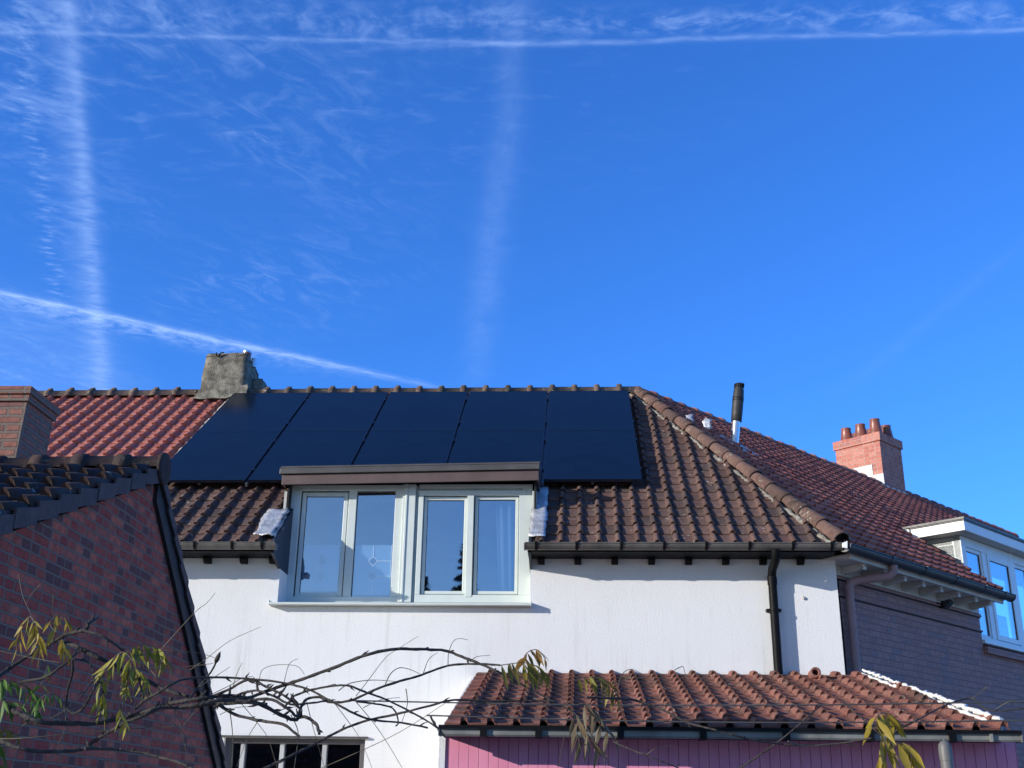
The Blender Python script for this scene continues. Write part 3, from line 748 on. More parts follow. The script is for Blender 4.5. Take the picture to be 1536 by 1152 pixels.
fp = MB(); fp.tube([(-5.04, 15.84, 8.235), (-5.04, 15.84, 8.262)], .070, 14); fp.tube([(-4.96, 15.95, 8.05), (-4.96, 15.95, 8.19)], .045, 12); build('flue_rim', fp, M_STEEL, chim)
hk = MB(); hk.tube([(-5.44, 15.61, 8.16), (-5.43, 15.60, 8.10), (-5.40, 15.60, 8.09), (-5.37, 15.60, 8.15), (-5.32, 15.6, 8.155)], .009, 6); build('iron_hook', hk, M_BLACK, chim)
# mortar verge between the two roofs
vg = MB(); sheet(vg, Vector((XL-.05, EY+.2, EZ+.15))+NM*.045, X, VM, NM, .075, 4.9, 2, 60, .014, .012, 4, .03)
build('verge_mortar', vg, M_MORTAR, house)

# ================= SOLAR PANELS =================
pv = thing('solar_panel', '', 'solar panel', (0, 0, 0), 'black solar panels on the brown tile roof')
pf = MB(); w_, h_, t_ = 1.134, 1.722, .035
for bx in ((0, w_, 0, .011), (0, w_, h_-.011, h_), (0, .011, .011, h_-.011), (w_-.011, w_, .011, h_-.011)): pf.box(bx[0], bx[1], bx[2], bx[3], -t_, .0)
pf.box(.011, w_-.011, .011, h_-.011, -.03, -.012)
pfo = build('frame', pf, M_PVF, pv)
pg = MB(); pg.box(.0112, w_-.0112, .0112, h_-.0112, -.0115, -.0015); pgo = build('glass', pg, M_PV, pv)
pro = []
for yy in (.35, 1.37): pr = MB(); pr.box(w_+.001, w_+.019, yy-.03, yy+.03, -t_, .001); pro.append(build('clamp', pr, M_PVF, pv))
names_col = ['leftmost', 'second from left', 'middle', 'second from right', 'rightmost']
P0p = Vector((-5.04, 12.700, 5.305)); first = True
for i in range(5):
    for j in range(2):
        if first: o = pv; first = False
        else:
            o = pv.copy(); COL.objects.link(o)
            for ch_ in [pfo, pgo] + pro:
                q = ch_.copy(); COL.objects.link(q); q.parent = o
        o.location = P0p + X*(i*1.1655) + VM*(j*1.726); o.rotation_euler = (PT, 0, 0)
        o['label'] = 'black solar panel, %s in the %s row of the roof array' % (names_col[i], ('lower', 'upper')[j]); o['category'] = 'solar panel'
        o['group'] = 'black solar panels on the brown tile roof'
ra = thing('panel_rail', 'aluminium mounting rails carrying the black solar panels above the tiles', 'rail', tuple(P0p))
for i in range(5):
    T = Matrix.Translation(P0p + X*(i*1.1655)) @ Matrix.Rotation(PT, 4, 'X')
    for x0, x1, y0 in ((1.1375, 1.1625, -.03), (.55, .58, .03))[i == 4:]:
        rm = MB(); rm.box(x0, x1, y0, 3.43, -.075, -.036, T); rl = build('rail', rm, M_RAIL, ra)
        for j in range(4): rm = MB(); rm.box(x0, x1, .3+j*.9, .34+j*.9, -.125, -.076, T); build('roof_hook', rm, M_PVF, rl)

# ================= RED-ROOFED NEIGHBOUR =================
nb = thing('neighbour_house', 'neighbouring house with bright red roll tile roof left of the solar panels', 'house', (-8, 12, 0))
N0 = -12.0
nt_ = tiles((N0, EY, EZ), X, VM, .2055, .24, [(c, r_) for r_ in range(0, 23) for c in range(0, 34)], .036, .02).cut([((XL-.03, 0, 0), (1, 0, 0)), ((0, AP.y, 0), (0, 1, 0))])
nt_.mi = 1; slab(nt_, [(N0, EY+.03, EZ+.02), (XL-.03, EY+.03, EZ+.02), (XL-.03, AP.y, AP.z), (N0, AP.y, AP.z)]); nt_.mi = 0
slab(nt_, [(N0, AP.y, AP.z), (XL-.03, AP.y, AP.z), (XL-.03, 2*AP.y-EY, EZ), (N0, 2*AP.y-EY, EZ)])
nro = build('roof', nt_, [M_TILE_RED, M_WOOD_DARK], nb)
rg = MB(); ridge_run(rg, (N0, AP.y, AP.z-.02), (XL-.62, AP.y, AP.z-.02), .334, .115); build('ridge_tiles', rg, M_RIDGE, nro)
nw = MB(); wall_holes(nw, (0, 12, 0), X, -Y, [N0, -5.16], [0, 4.25], [(-10.5, -9.2, 1.0, 2.3), (-8.0, -7.0, 0.05, 2.2)], .3)
nw.box(N0, -5.16, 19.3, 19.6, 0, 4.2); nw.box(N0, N0+.3, 12.31, 19.29, 0, 4.2); build('wall', nw, M_BRICK_OLD, nb)
gm = MB(); half_gutter(gm, (N0, 11.60, 4.282), (XL-.04, 11.60, 4.282), -Y, .062); build('gutter', gm, M_GUT, nb)
nwn = MB(); nwn.box(-10.5, -9.2, 12.08, 12.14, 1.0, 2.3); nwo = build('window', nwn, M_FRAME_W, nb)
nwn = MB(); nwn.box(-10.42, -9.28, 12.06, 12.079, 1.08, 2.22); build('pane', nwn, M_GLASS_DARK, nwo)
nwn = MB(); nwn.box(-8.0, -7.0, 12.08, 12.13, .0, 2.2); build('door', nwn, M_BROWN, nb)

# ================= PURPLE HOUSE =================
P0 = Vector((2.73, 12.0, 0)); VR = Vector((-NR.x*c38, -NR.y*c38, s38)); NRR = D.cross(VR)
def L(s, n, z=0): return P0 + D*s + NR*n + Z*z
TR = Matrix((D, NR, Z)).transposed().to_4x4(); TR.translation = P0   # local frame of the bent facade
def rbox(mb, s0, s1, n0, n1, z0, z1): mb.box(s0, s1, n0, n1, z0, z1, TR)
ph = thing('purple_house', 'house with purple painted brick wall, dark red tile roof and white dormer', 'house', tuple(P0))
def rmask(c, r_):
    s = c*.2
    if 3.55 < s and s < 9.6 and r_ < 7: return False
    return True
rt = tiles(E0, D, VR, .2005, .2325, [(c, r_) for r_ in range(0, 23) for c in range(-1, 66) if rmask(c, r_)], .048, .030, .005)
rt.cut([(E0 + hipN*.02, -hipN), (AP, -NR)])
rt.mi = 1
slab(rt, [E0+Z*.0, E0+D*3.55, E0+D*3.55+VR*5.25, AP]); slab(rt, [E0+D*3.55+VR*1.5, E0+D*13+VR*1.5, E0+D*13+VR*5.25, E0+D*3.55+VR*5.25])
rt.mi = 0
bR = [AP, AP+D*11.5, AP+D*11.5-NR*4.1-Z*3.2, AP-NR*4.1-Z*3.2]; slab(rt, bR)
pr_ = build('roof', rt, [M_TILE_WINE, M_WOOD_DARK], ph)
rg = MB(); ridge_run(rg, AP+D*12.6+Z*-.02, AP+D*.03+Z*-.02, .334, .115, knob=False, taper=.05); 
build('ridge_tiles', rg, tile_mat('red_ridge', [(.33, .12, .09), (.42, .19, .14), (.22, .10, .08)], .7, .5, .4), pr_)
w_ = MB(); wall_holes(w_, P0 - NR*.15, D, NR, [0.02, 13], [0, 4.20], [(3.55, 9.6, 3.70, 4.4)], .3)
pw = build('wall', w_, M_PURPLE, ph)
bd = MB()
rbox(bd, .02, 3.565, -.1495, -.128, 4.082, 4.10); rbox(bd, .02, 3.562, -.1495, -.122, 4.066, 4.0815); rbox(bd, .02, 3.562, -.1495, -.126, 3.885, 3.900)
rbox(bd, 3.55, 9.6, -.1495, -.09, 3.62, 3.699)
build('brick_band', bd, M_PURPLE, ph)
bd = MB(); rbox(bd, .03, 3.56, -.1496, -.138, 4.050, 4.0655); rbox(bd, .03, 3.56, -.1496, -.140, 3.870, 3.8845); build('band_shade', bd, M_WOOD_DARK, ph)  # dark strips put in as the shade under the band ledges
cs = MB()
rbox(cs, -.12, 3.42, -.149, .235, 4.205, 4.225); rbox(cs, -.12, 3.42, .215, .24, 4.17, 4.204); rbox(cs, .0, 3.5, -.149, -.118, 4.101, 4.204)
rbox(cs, -.12, 3.42, .236, .25, 4.205, 4.30)
build('cornice', cs, M_CREAM, ph)
for s in (.32, .748, 1.18, 1.6, 2.02, 2.447, 2.888, 3.28):
    bk_ = MB(); bk_.prism([L(s-.032, -.117, 4.204), L(s-.032, .13, 4.204), L(s-.032, .13, 4.165), L(s-.032, .06, 4.140), L(s-.032, -.117, 4.115)], D, 0, .064)
    bo = build('eave_bracket', bk_, M_CREAM, ph, .004)
    bk_ = MB(); rbox(bk_, s-.026, s+.026, .131, .150, 4.150, 4.204); rbox(bk_, s-.034, s+.034, .131, .146, 4.138, 4.149); build('bracket_tip', bk_, M_WHITE, bo, .003)
gm = MB(); half_gutter(gm, L(-.30, .295, 4.272), L(3.50, .295, 4.272), NR, .068, .009)
pgt = build('gutter', gm, M_GUT_DARK, ph)
for s in (.55, 1.28, 2.0, 2.72, 3.25):
    cm_ = MB(); gutter_clip(cm_, L(s, .295, 4.273), D, NR, .068, .024, .005); build('gutter_clip', cm_, M_GUT_DARK, pgt)
gj = MB(); gj.add([(2.70, 11.515, 4.235), (2.745, 11.51, 4.222), (2.752, 11.51, 4.300), (2.70, 11.515, 4.280), (2.70, 11.545, 4.235), (2.745, 11.545, 4.222), (2.752, 11.545, 4.300), (2.70, 11.545, 4.280)], [(0, 1, 2, 3), (7, 6, 5, 4), (0, 4, 5, 1), (1, 5, 6, 2), (2, 6, 7, 3), (3, 7, 4, 0)]); build('gutter_joint', gj, M_WHITE, pgt, .003)
dp = MB(); dp.tube([L(.66, .29, 4.21), L(.66, .29, 4.15), L(.62, .25, 4.095), L(.42, -.02, 4.055), L(.36, -.07, 4.03), L(.345, -.08, 3.97), L(.345, -.08, 2.0)], .046, 14)
dpo = build('downpipe', dp, M_PURPLE_PLAIN, ph)
dp = MB(); dp.tube([L(.345, -.08, 3.74), L(.345, -.08, 3.725)], .053, 14); dp.tube([L(.345, -.08, 4.0), L(.345, -.08, 3.93)], .051, 14); build('pipe_bracket', dp, M_PURPLE_PLAIN, dpo)
cb = MB(); cb.tube([L(.24, -.14, 4.1), L(.235, -.14, 3.8), L(.245, -.14, 3.5), L(.24, -.14, 2.2)], .008, 6); build('wall_cable', cb, M_BLACK, ph)
# dormer of the purple house
dr = MB(); rbox(dr, 3.64, 9.5, -1.0, -.42, 5.06, 5.11); dr.mi = 1
rbox(dr, 3.38, 9.9, -1.10, -.10, 5.304, 5.332); dr.mi = 0; rbox(dr, 3.43, 9.8, -1.0, -.15, 5.167, 5.182)
pd = build('dormer', dr, [M_CREAM, M_TRIM], ph)
ck = MB(); ck.prism([L(3.64, -.31, 4.69), L(3.64, -.31, 5.166), L(3.64, -.92, 5.166), L(3.64, -.90, 5.15)], D, 0, .02)
build('cheek', ck, M_LEAD_DULL, pd)
fa = MB(); rbox(fa, 3.41, 9.85, -.145, -.12, 5.162, 5.287); rbox(fa, 3.41, 3.435, -.86, -.1455, 5.162, 5.287); build('fascia', fa, M_WHITE, pd, .003)
fa = MB(); rbox(fa, 3.395, 9.87, -.15, -.105, 5.289, 5.303); rbox(fa, 3.395, 3.44, -.86, -.151, 5.289, 5.303); build('roof_edge', fa, M_TRIM, pd, .003)
zb = MB(); zb.prism([L(3.40, -.862, 5.15), L(3.40, -.862, 5.29), L(3.40, -1.04, 5.305), L(3.40, -1.04, 5.28)], D, -.02, .3); build('zinc_box', zb, M_LEAD_DULL, pd, .004)
ff = MB()
def fb(s0, s1, z0, z1, n0=-.30): rbox(ff, s0, s1, -.40, n0, z0, z1)
fb(3.64, 3.765, 3.83, 5.16)
for k in range(3):
    o_ = k*1.42 + 3.765; last = o_+1.42
    fb(o_, last-.14, 5.035, 5.16); fb(o_, last-.14, 3.83, 3.885); fb(last-.14, last, 3.83, 5.16, -.292)
    fb(o_+.45, o_+.575, 3.885, 5.035, -.302)
fb(3.765+4.26, 9.45, 3.83, 5.16)
build('window_frame', ff, M_FRAME_W, pd, .005)
for k in range(3):
    o_ = k*1.42 + 3.765
    for (s0, s1, z0, z1, sash) in ((o_, o_+.45, 3.885, 5.035, .03), (o_+.575, o_+1.28, 3.885, 5.035, .065)):
        ff = MB(); n0 = -.318 if sash < .05 else -.290
        rbox(ff, s0+.002, s0+sash, -.38, n0, z0+.002, z1-.002); rbox(ff, s1-sash, s1-.002, -.38, n0, z0+.002, z1-.002)
        rbox(ff, s0+sash, s1-sash, -.38, n0, z0+.002, z0+sash); rbox(ff, s0+sash, s1-sash, -.38, n0, z1-sash-.02, z1-.002)
        so2 = build('sash', ff, M_FRAME_W, pd, .004)
        ff = MB(); a0, a1, b0, b1 = s0+sash, s1-sash, z0+sash, z1-sash-.02
        for q in ((a0, a0+.006, b0, b1), (a1-.006, a1, b0, b1), (a0+.006, a1-.006, b0, b0+.006), (a0+.006, a1-.006, b1-.006, b1)): rbox(ff, q[0], q[1], -.36, n0-.014, q[2], q[3])
        build('glazing_bead', ff, M_BLACK, pd)
        ff = MB(); rbox(ff, s0+sash+.0005, s1-sash-.0005, n0-.024, n0-.018, z0+sash+.0005, z1-sash-.0205); build('pane', ff, M_GLASS, pd)
sl_ = MB(); rbox(sl_, 3.56, 9.5, -.40, -.16, 3.745, 3.829); rbox(sl_, 3.56, 9.5, -.159, -.115, 3.745, 3.79); build('sill', sl_, M_FRAME_W, pd, .004)
inn = MB(); rbox(inn, 3.66, 9.5, -2.4, -2.35, 3.7, 5.05); rbox(inn, 3.64, 3.66, -2.35, -.41, 3.7, 5.05); rbox(inn, 3.66, 9.5, -2.35, -.41, 3.70, 3.744); build('interior', inn, M_DARK, ph)
# lamp under the eaves
wl_ = MB(); rbox(wl_, 2.50, 2.585, -.149, -.10, 4.045, 4.13); rbox(wl_, 2.40, 2.50, -.149, -.125, 4.075, 4.115)
wlt = thing('wall_lamp', 'small dark outdoor lamp fixed to the purple wall under the eaves', 'lamp', tuple(L(2.55, -.15, 4.08)))
build('back_box', wl_, M_BLACK, wlt, .006)
wl_ = MB(); T = TR @ Matrix.Translation((2.56, -.06, 4.10)) @ Matrix.Rotation(radians(35), 4, 'X'); wl_.box(-.055, .055, -.05, .05, -.03, .03, T); build('lamp_head', wl_, M_GUT_DARK, wlt, .008)
# red chimney
Cc = Vector((5.70, 20.63, 0)); TC = Matrix((D, -NR, Z)).transposed().to_4x4(); TC.translation = Cc
def cbx(mb, a0, a1, b0, b1, z0, z1): mb.box(a0, a1, b0, b1, z0, z1, TC)
cm = MB(); cbx(cm, 0, .80, 0, .94, 6.9, 8.365); cbx(cm, -.028, .828, -.028, .968, 8.366, 8.53)
rc = build('chimney', cm, M_BRICK_RED, ph)
cm = MB(); cm.add([TC @ Vector(p) for p in ((-.01, -.01, 8.531), (.81, -.01, 8.531), (.81, .95, 8.531), (-.01, .95, 8.531), (.12, .12, 8.585), (.68, .12, 8.585), (.68, .82, 8.585), (.12, .82, 8.585))],
     [(0, 1, 5, 4), (1, 2, 6, 5), (2, 3, 7, 6), (3, 0, 4, 7), (4, 5, 6, 7)]); build('flaunching', cm, M_MORTAR, rc)
k_ = 0
for da in (.19, .60):
    for db in (.16, .47, .78):
        cm = MB(); h_ = (.27, .27, .26)[k_ % 3]+.03*(k_ == 0); k_ += 1
        cm.lathe(TC @ Vector((da, db, 8.53)), [(.128, 0), (.130, .03), (.120, .07), (.092, h_), (.098, h_+.012), (.098, h_+.03), (.074, h_+.03), (.068, h_-.1)], 18)
        build('chimney_pot', cm, M_POT, rc)
for q in ((.20, .62, 7.45, 7.93), (-.012, .199, 7.30, 7.72), (.621, .9, 7.42, 7.62)):
    fl = MB(); cbx(fl, -.014, -.001, *q); build('lead_flashing', fl, M_LEAD_DULL, rc)
fl = MB(); fl.prism([TC @ Vector(p) for p in ((0, -.001, 7.50), (0, -.014, 7.50), (0, -.014, 7.37), (0, -.16, 7.33), (0, -.16, 7.30), (0, -.001, 7.30))], D, -.02, .84); build('lead_apron', fl, M_LEAD_DULL, rc)
# boiler flue through the roof
fu = MB(); b0 = Vector((2.19, 15.20, 6.42)); ax = Vector((.13, .01, .98)).normalized()
fu.tube([b0-ax*.1, b0+ax*.46], .058, 18)
fuo = build('roof_flue', fu, M_STEEL, ph)
fu = MB(); fu.tube([b0+ax*.45, b0+ax*.455, b0+ax*.62, b0+ax*.80, b0+ax*.92, b0+ax*.96, b0+ax*1.02], [.066, .074, .078, .078, .074, .063, .063], 20)
fk = build('flue_terminal', fu, M_FLUE, fuo)
fu = MB()
for k in range(3): fu.tube([b0+ax*(.76+k*.022), b0+ax*(.768+k*.022)], .0805, 20)
for k in range(16):
    w_ = 2*pi*k/16; o_ = Vector((cos(w_), sin(w_), 0))*.066; fu.tube([b0+ax*.965+o_, b0+ax*1.025+o_], .007, 5)
build('terminal_slots', fu, M_BLACK, fuo)
fu = MB(); q = b0 + Vector((-.04, -.06, .0))
sheet(fu, E0 + D*1.93 + VR*3.20 + NRR*.035, D, VR, NRR, .50, .55, 6, 6, .03, .012, 3)
build('flue_flashing', fu, M_LEAD_DULL, fuo)
for k, (s, v, a1) in enumerate(((1.60, 3.95, .10), (1.78, 3.82, .13))):
    fu = MB(); T = Matrix.Translation(E0 + D*s + VR*v + NRR*.03) @ Matrix.Rotation(.5+k, 4, 'Z')
    sheet(fu, T @ Vector((-.06, 0, 0)), X, (Z+Y*.3).normalized(), -Y, .11, a1+.04, 3, 3, .03, .02, 11+k, .01); build('lead_saddle', fu, M_LEAD, fuo)

# ================= PINK EXTENSION =================
px = thing('pink_extension', 'low pink boarded extension with lean-to terracotta tile roof against the white house', 'extension', (1, 10.5, 0))
PL = radians(14.3); VL = Vector((0, cos(PL), sin(PL))); NL = X.cross(VL); LY, LZ = 9.12, 2.291
lt = tiles((.555-.82*.2045-.2045*8, LY, LZ), X, VL, .2045, .25, [(c, r_) for r_ in range(0, 12) for c in range(0, 22)], .040, .020, .003)
lt.cut([((-1.035, 0, 0), (-1, 0, 0)), ((0, 11.99, 0), (0, 1, 0)), (Vector((3.245, 9.12, 0)), Vector((2.88, .36, 0)).normalized())])
lt.mi = 1; slab(lt, [(-1.02, LY+.04, LZ), (3.20, LY+.04, LZ), (2.84, 11.99, LZ+.735), (-1.02, 11.99, LZ+.735)], .04); lt.mi = 0
lr = build('roof', lt, [M_TILE_LEAN, M_WOOD_DARK], px)
mm = MB(); rr = random.Random(12); p0 = Vector((3.235, 9.20, 2.36)); p1 = Vector((2.90, 11.97, 3.07))
P = []; RR = []
for k in range(121):
    q = k/120; P.append(p0.lerp(p1, q) + Vector((rr.uniform(-.012, .016), 0, rr.uniform(-.010, .008)))); RR.append(rr.uniform(.010, .026)*(1.15-.55*q))
mm.tube(P, RR, 7)
sheet(mm, p0+Vector((-.01, 0, -.075)), (p1-p0).normalized(), Z, X, (p1-p0).length, .050, 50, 1, .02, .012, 4, .03)
build('verge_mortar', mm, plain('white_mortar', (.72, .70, .66), .9, var=.1, nscale=20, bmp=.01), lr)
vt = MB(); vt.lathe(Vector((2.34, 11.72, 2.99)), [(.052, 0), (.052, .14), (.030, .14), (.03, .02)], 12, Matrix.Rotation(radians(86), 4, 'X')); build('vent_tile', vt, M_TILE_LEAN, lr)
ww = MB(); ww.box(-1.045, 3.36, 9.33, 9.5, 0, 2.235); build('front_wall', ww, M_PINK, px)
ww = MB(); ww.prism([(-1.095, 9.315, 0), (-1.095, 9.315, 2.25), (-1.095, 11.998, 2.97), (-1.095, 11.998, 0)], (1, 0, 0), 0, .049); build('side_wall', ww, M_WALL, px)
ww = MB(); ww.prism([(3.361, 9.40, 0), (3.361, 9.40, 2.3), (2.96, 11.9, 2.95), (2.96, 11.9, 0)], (1, 0, 0), -.05, 0); build('side_wall', ww, M_PURPLE, px)
gg = MB(); gp = [(9.105, 2.262), (9.105, 2.196), (8.995, 2.192), (8.985, 2.205), (8.988, 2.240), (8.972, 2.247), (8.972, 2.266), (8.980, 2.266), (8.995, 2.255), (9.0, 2.205), (9.098, 2.207), (9.098, 2.262)]
gg.prism([(-1.06, y, z) for y, z in gp], (1, 0, 0), 0, 4.34)
gg.box(-1.066, -1.06, 8.975, 9.105, 2.194, 2.264); gg.box(3.28, 3.287, 8.970, 9.105, 2.190, 2.268)
lg = build('gutter', gg, M_GUT2, px)
gg = MB(); gg.box(-1.062, 3.284, 8.962, 8.9715, 2.246, 2.272); gg.box(-1.06, 3.28, 8.972, 8.992, 2.2665, 2.272); build('gutter_lip', gg, M_BLACK, lg)
for x in (-.72, -.30, .32, .94, 1.56, 2.18, 2.78):
    gg = MB(); gg.box(x-.025, x+.025, 8.958, 8.9845, 2.186, 2.2455); gg.box(x-.025, x+.025, 8.9846, 9.1, 2.184, 2.191); build('gutter_clip', gg, M_BLACK, lg)
gg = MB(); gg.box(3.05, 3.07, 8.958, 8.984, 2.19, 2.2455); build('gutter_joint', gg, M_GUT2, lg)
ss = MB(); ss.box(-1.04, 3.24, 9.106, 9.328, 2.205, 2.225); build('soffit', ss, M_WOOD_DARK, px)
vp_ = thing('vent_pipe', 'grey round-topped vent pipe standing before the pink wall', 'pipe', (2.692, 8.9, 0))
vp = MB(); vp.tube([(2.692, 8.9, 0), (2.692, 8.9, 2.12)], .044, 18); build('pipe', vp, M_PIPE, vp_)
vp = MB(); vp.lathe((2.692, 8.9, 2.05), [(.048, 0), (.048, .09), (.044, .11), (.034, .128), (.018, .138), (.003, .14)], 18); vp.lathe((2.692, 8.9, 2.188), [(.006, 0), (.006, .012), (.001, .016)], 6); build('cap', vp, M_PIPE, vp_)

# ================= BRICK OUTBUILDING =================
ob = thing('brick_outbuilding', 'dark red brick gable outbuilding with mossy tile roof at left', 'outbuilding', (-3.7, 6.0, 0))
GX = -2.60
def osc(mb, k=.923):
    mb.v = [(p[0]*k, p[1]*k, 0.0 if p[2] < .2 else 1.6+(p[2]-1.6)*k) for p in mb.v]; return mb
def zn(y): return 3.500 + (y-6.60)*.428      # wall head, near slope
def zf(y): return 3.500 - (y-6.60)*.836
ow = MB(); ow.prism([(GX, 2.6, 0), (GX, 9.35, 0), (GX, 9.35, zf(9.35)), (GX, 6.6, 3.5), (GX, 2.6, zn(2.6))], (1, 0, 0), -.25, 0)
ow.box(-6.8, GX-.251, 2.6, 2.85, 0, zn(2.6)); ow.box(-6.8, GX-.251, 9.1, 9.35, 0, zf(9.35))
ow.prism([(-6.8, 2.86, 0), (-6.8, 9.09, 0), (-6.8, 9.09, zf(9.1)), (-6.8, 6.6, 3.49), (-6.8, 2.86, zn(2.9))], (1, 0, 0), 0, .25)
build('wall', osc(ow), M_BRICK, ob)
an, af = math.atan(.428), math.atan(.836)
VN = Vector((0, cos(an), sin(an))); VF = Vector((0, -cos(af), sin(af)))
RT = Vector((0, 6.60, 3.592))
ln_ = 4.55; O1 = Vector((GX+.03-.21*20, RT.y, RT.z)) - VN*ln_
t1 = tiles(O1, X, VN, .21, .225, [(c, r_) for r_ in range(0, 20) for c in range(0, 20)], .040, .026, .008).cut([(RT, (0, 1, 0))])
lf = 3.55; O2 = Vector((GX+.03, RT.y, RT.z)) - VF*lf
t1.join(tiles(O2, -X, VF, .21, .225, [(c, r_) for r_ in range(0, 16) for c in range(0, 20)], .040, .024, .006).cut([(RT, (0, -1, 0))]))
t1.mi = 1
slab(t1, [(-6.85, O1.y, O1.z), (GX+.02, O1.y, O1.z), (GX+.02, RT.y, RT.z), (-6.85, RT.y, RT.z)], .03); slab(t1, [(-6.85, RT.y, RT.z), (GX+.02, RT.y, RT.z), (GX+.02, O2.y, O2.z), (-6.85, O2.y, O2.z)], .03)
t1.mi = 0
orf = build('roof', osc(t1), [M_TILE_OLD, M_WOOD_DARK], ob)
rg = MB(); ridge_run(rg, (-6.8, 6.60, 3.595), (GX+.045, 6.60, 3.595), .262, .078, knob=False)
rg.lathe(Vector((GX+.043, 6.60, 3.598)), [(.096, 0), (.101, .008), (.098, .022), (.085, .026)], 20, Matrix.Rotation(pi/2, 4, 'Y')); 
build('ridge_tiles', osc(rg), tile_mat('mossy_ridge', [(.05, .034, .032), (.07, .042, .038), (.04, .032, .030)], .8, .6, .6, .2, lcol=(.17, .18, .11)), orf)
vg = MB(); rr = random.Random(2)
def verge(Ov, Vd, n, g_, hgt):
    for k in range(n):
        vg.rnd = rr.random(); N_ = X.cross(Vd) if Vd.y > 0 else (-X).cross(Vd)
        p = Ov + Vd*(k*g_-.012); p.x = GX; dx_ = rr.uniform(0, .006)
        a0, a1 = p + N_*.033, p + Vd*(g_-.014) + N_*.004
        q = [a0, a1, a1 - Z*hgt, a0 - Z*(hgt+.012)]
        vg.prism([v + X*(.030+dx_) for v in q], X, 0, .014)
        vg.prism([a0+X*.01, a1+X*.01, a1+X*.01-N_*.014, a0+X*.01-N_*.014], X, -.10, .034)
verge(O1, VN, 20, .2275, .088); verge(O2, VF, 16, .2220, .060)
build('verge_tiles', osc(vg), tile_mat('verge_tile', [(.060, .040, .042), (.085, .050, .046), (.045, .034, .036)], .75, .2, .4, .5), orf)
bb = MB(); bb.prism([(GX+.002, 6.62, 3.545), (GX+.002, 6.62, 3.40), (GX+.002, 9.32, 1.15), (GX+.002, 9.32, 1.28)], X, 0, .024); build('bargeboard', osc(bb), M_WOOD_DARK, orf)
oc = MB()
def frus(mb, x0, x1, y0, y1, z0, X0, X1, Y0, Y1, z1):
    P = [Vector(p) for p in ((x0, y0, z0), (x1, y0, z0), (x1, y1, z0), (x0, y1, z0), (X0, Y0, z1), (X1, Y0, z1), (X1, Y1, z1), (X0, Y1, z1))]
    mb.add(P, [(0, 3, 2, 1), (4, 5, 6, 7), (0, 1, 5, 4), (1, 2, 6, 5), (2, 3, 7, 6), (3, 0, 4, 7)])
frus(oc, -4.62, -3.842, 7.20, 7.60, 2.85, -4.66, -3.800, 7.18, 7.60, 4.262)
frus(oc, -4.68, -3.785, 7.165, 7.615, 4.2625, -4.68, -3.785, 7.165, 7.615, 4.312)
frus(oc, -4.69, -3.772, 7.150, 7.630, 4.3125, -4.69, -3.772, 7.150, 7.630, 4.366)
occ = build('chimney', osc(oc, .858), M_BRICK_OLD, ob)
oc = MB(); oc.box(-4.6, -3.86, 7.25, 7.55, 4.367, 4.385); build('flaunching', osc(oc, .858), M_MORTAR, occ)

# ================= CONIFERS BEHIND THE CAMERA (seen mirrored in the dormer panes) =================
def conifer(loc, H, R, label, seed):
    t = thing('conifer', label, 'tree', loc, 'conifers mirrored in the dormer panes'); rr = random.Random(seed)
    m = MB(); B0 = Vector(loc); m.tube([B0, B0+Z*H*.5, B0+Z*(H-.2)], [.16, .09, .02], 8); build('trunk', m, M_BARK, t)
    m = MB()
    for k in range(int(H*11)):
        q = rr.random()**.8; z = 1.2 + q*(H-1.2); R_ = R*(1-(z/H))**.85 + .12; w_ = rr.uniform(0, 2*pi); m.rnd = rr.random()
        dr_ = Vector((cos(w_), sin(w_), 0)); tip = B0 + Z*(z-R_*.25+.1) + dr_*R_*rr.uniform(.7, 1.1); st = B0 + Z*(z)
        for j in range(14):
            f_ = (j+.5)/14; c = st.lerp(tip, f_) - Z*sin(f_*pi)*.08*R_; sd = dr_.cross(Z)
            for sg in (-1, 1):
                l_ = .16+.26*(1-f_); e = c + sd*sg*l_ + dr_*.12 + Z*rr.uniform(-.14, .04)
                m.add([c - dr_*.05, c + dr_*.06, e], [(0, 1, 2)]); m.add([c-dr_*.03, c+dr_*.05, c+dr_*.05+sd*sg*l_*.5 - Z*rr.uniform(.05, .2)], [(0, 1, 2)])
    build('crown', m, plain('needles', (.035, .055, .03), .8, var=.4), t)
conifer((-4.45, -20.0, 0), 11.9, 2.3, 'tall dark conifer mirrored at the foot of the two right-hand panes', 1)
conifer((-6.25, -20.6, 0), 10.8, 1.7, 'shorter dark conifer mirrored in the corner of the third pane', 2)

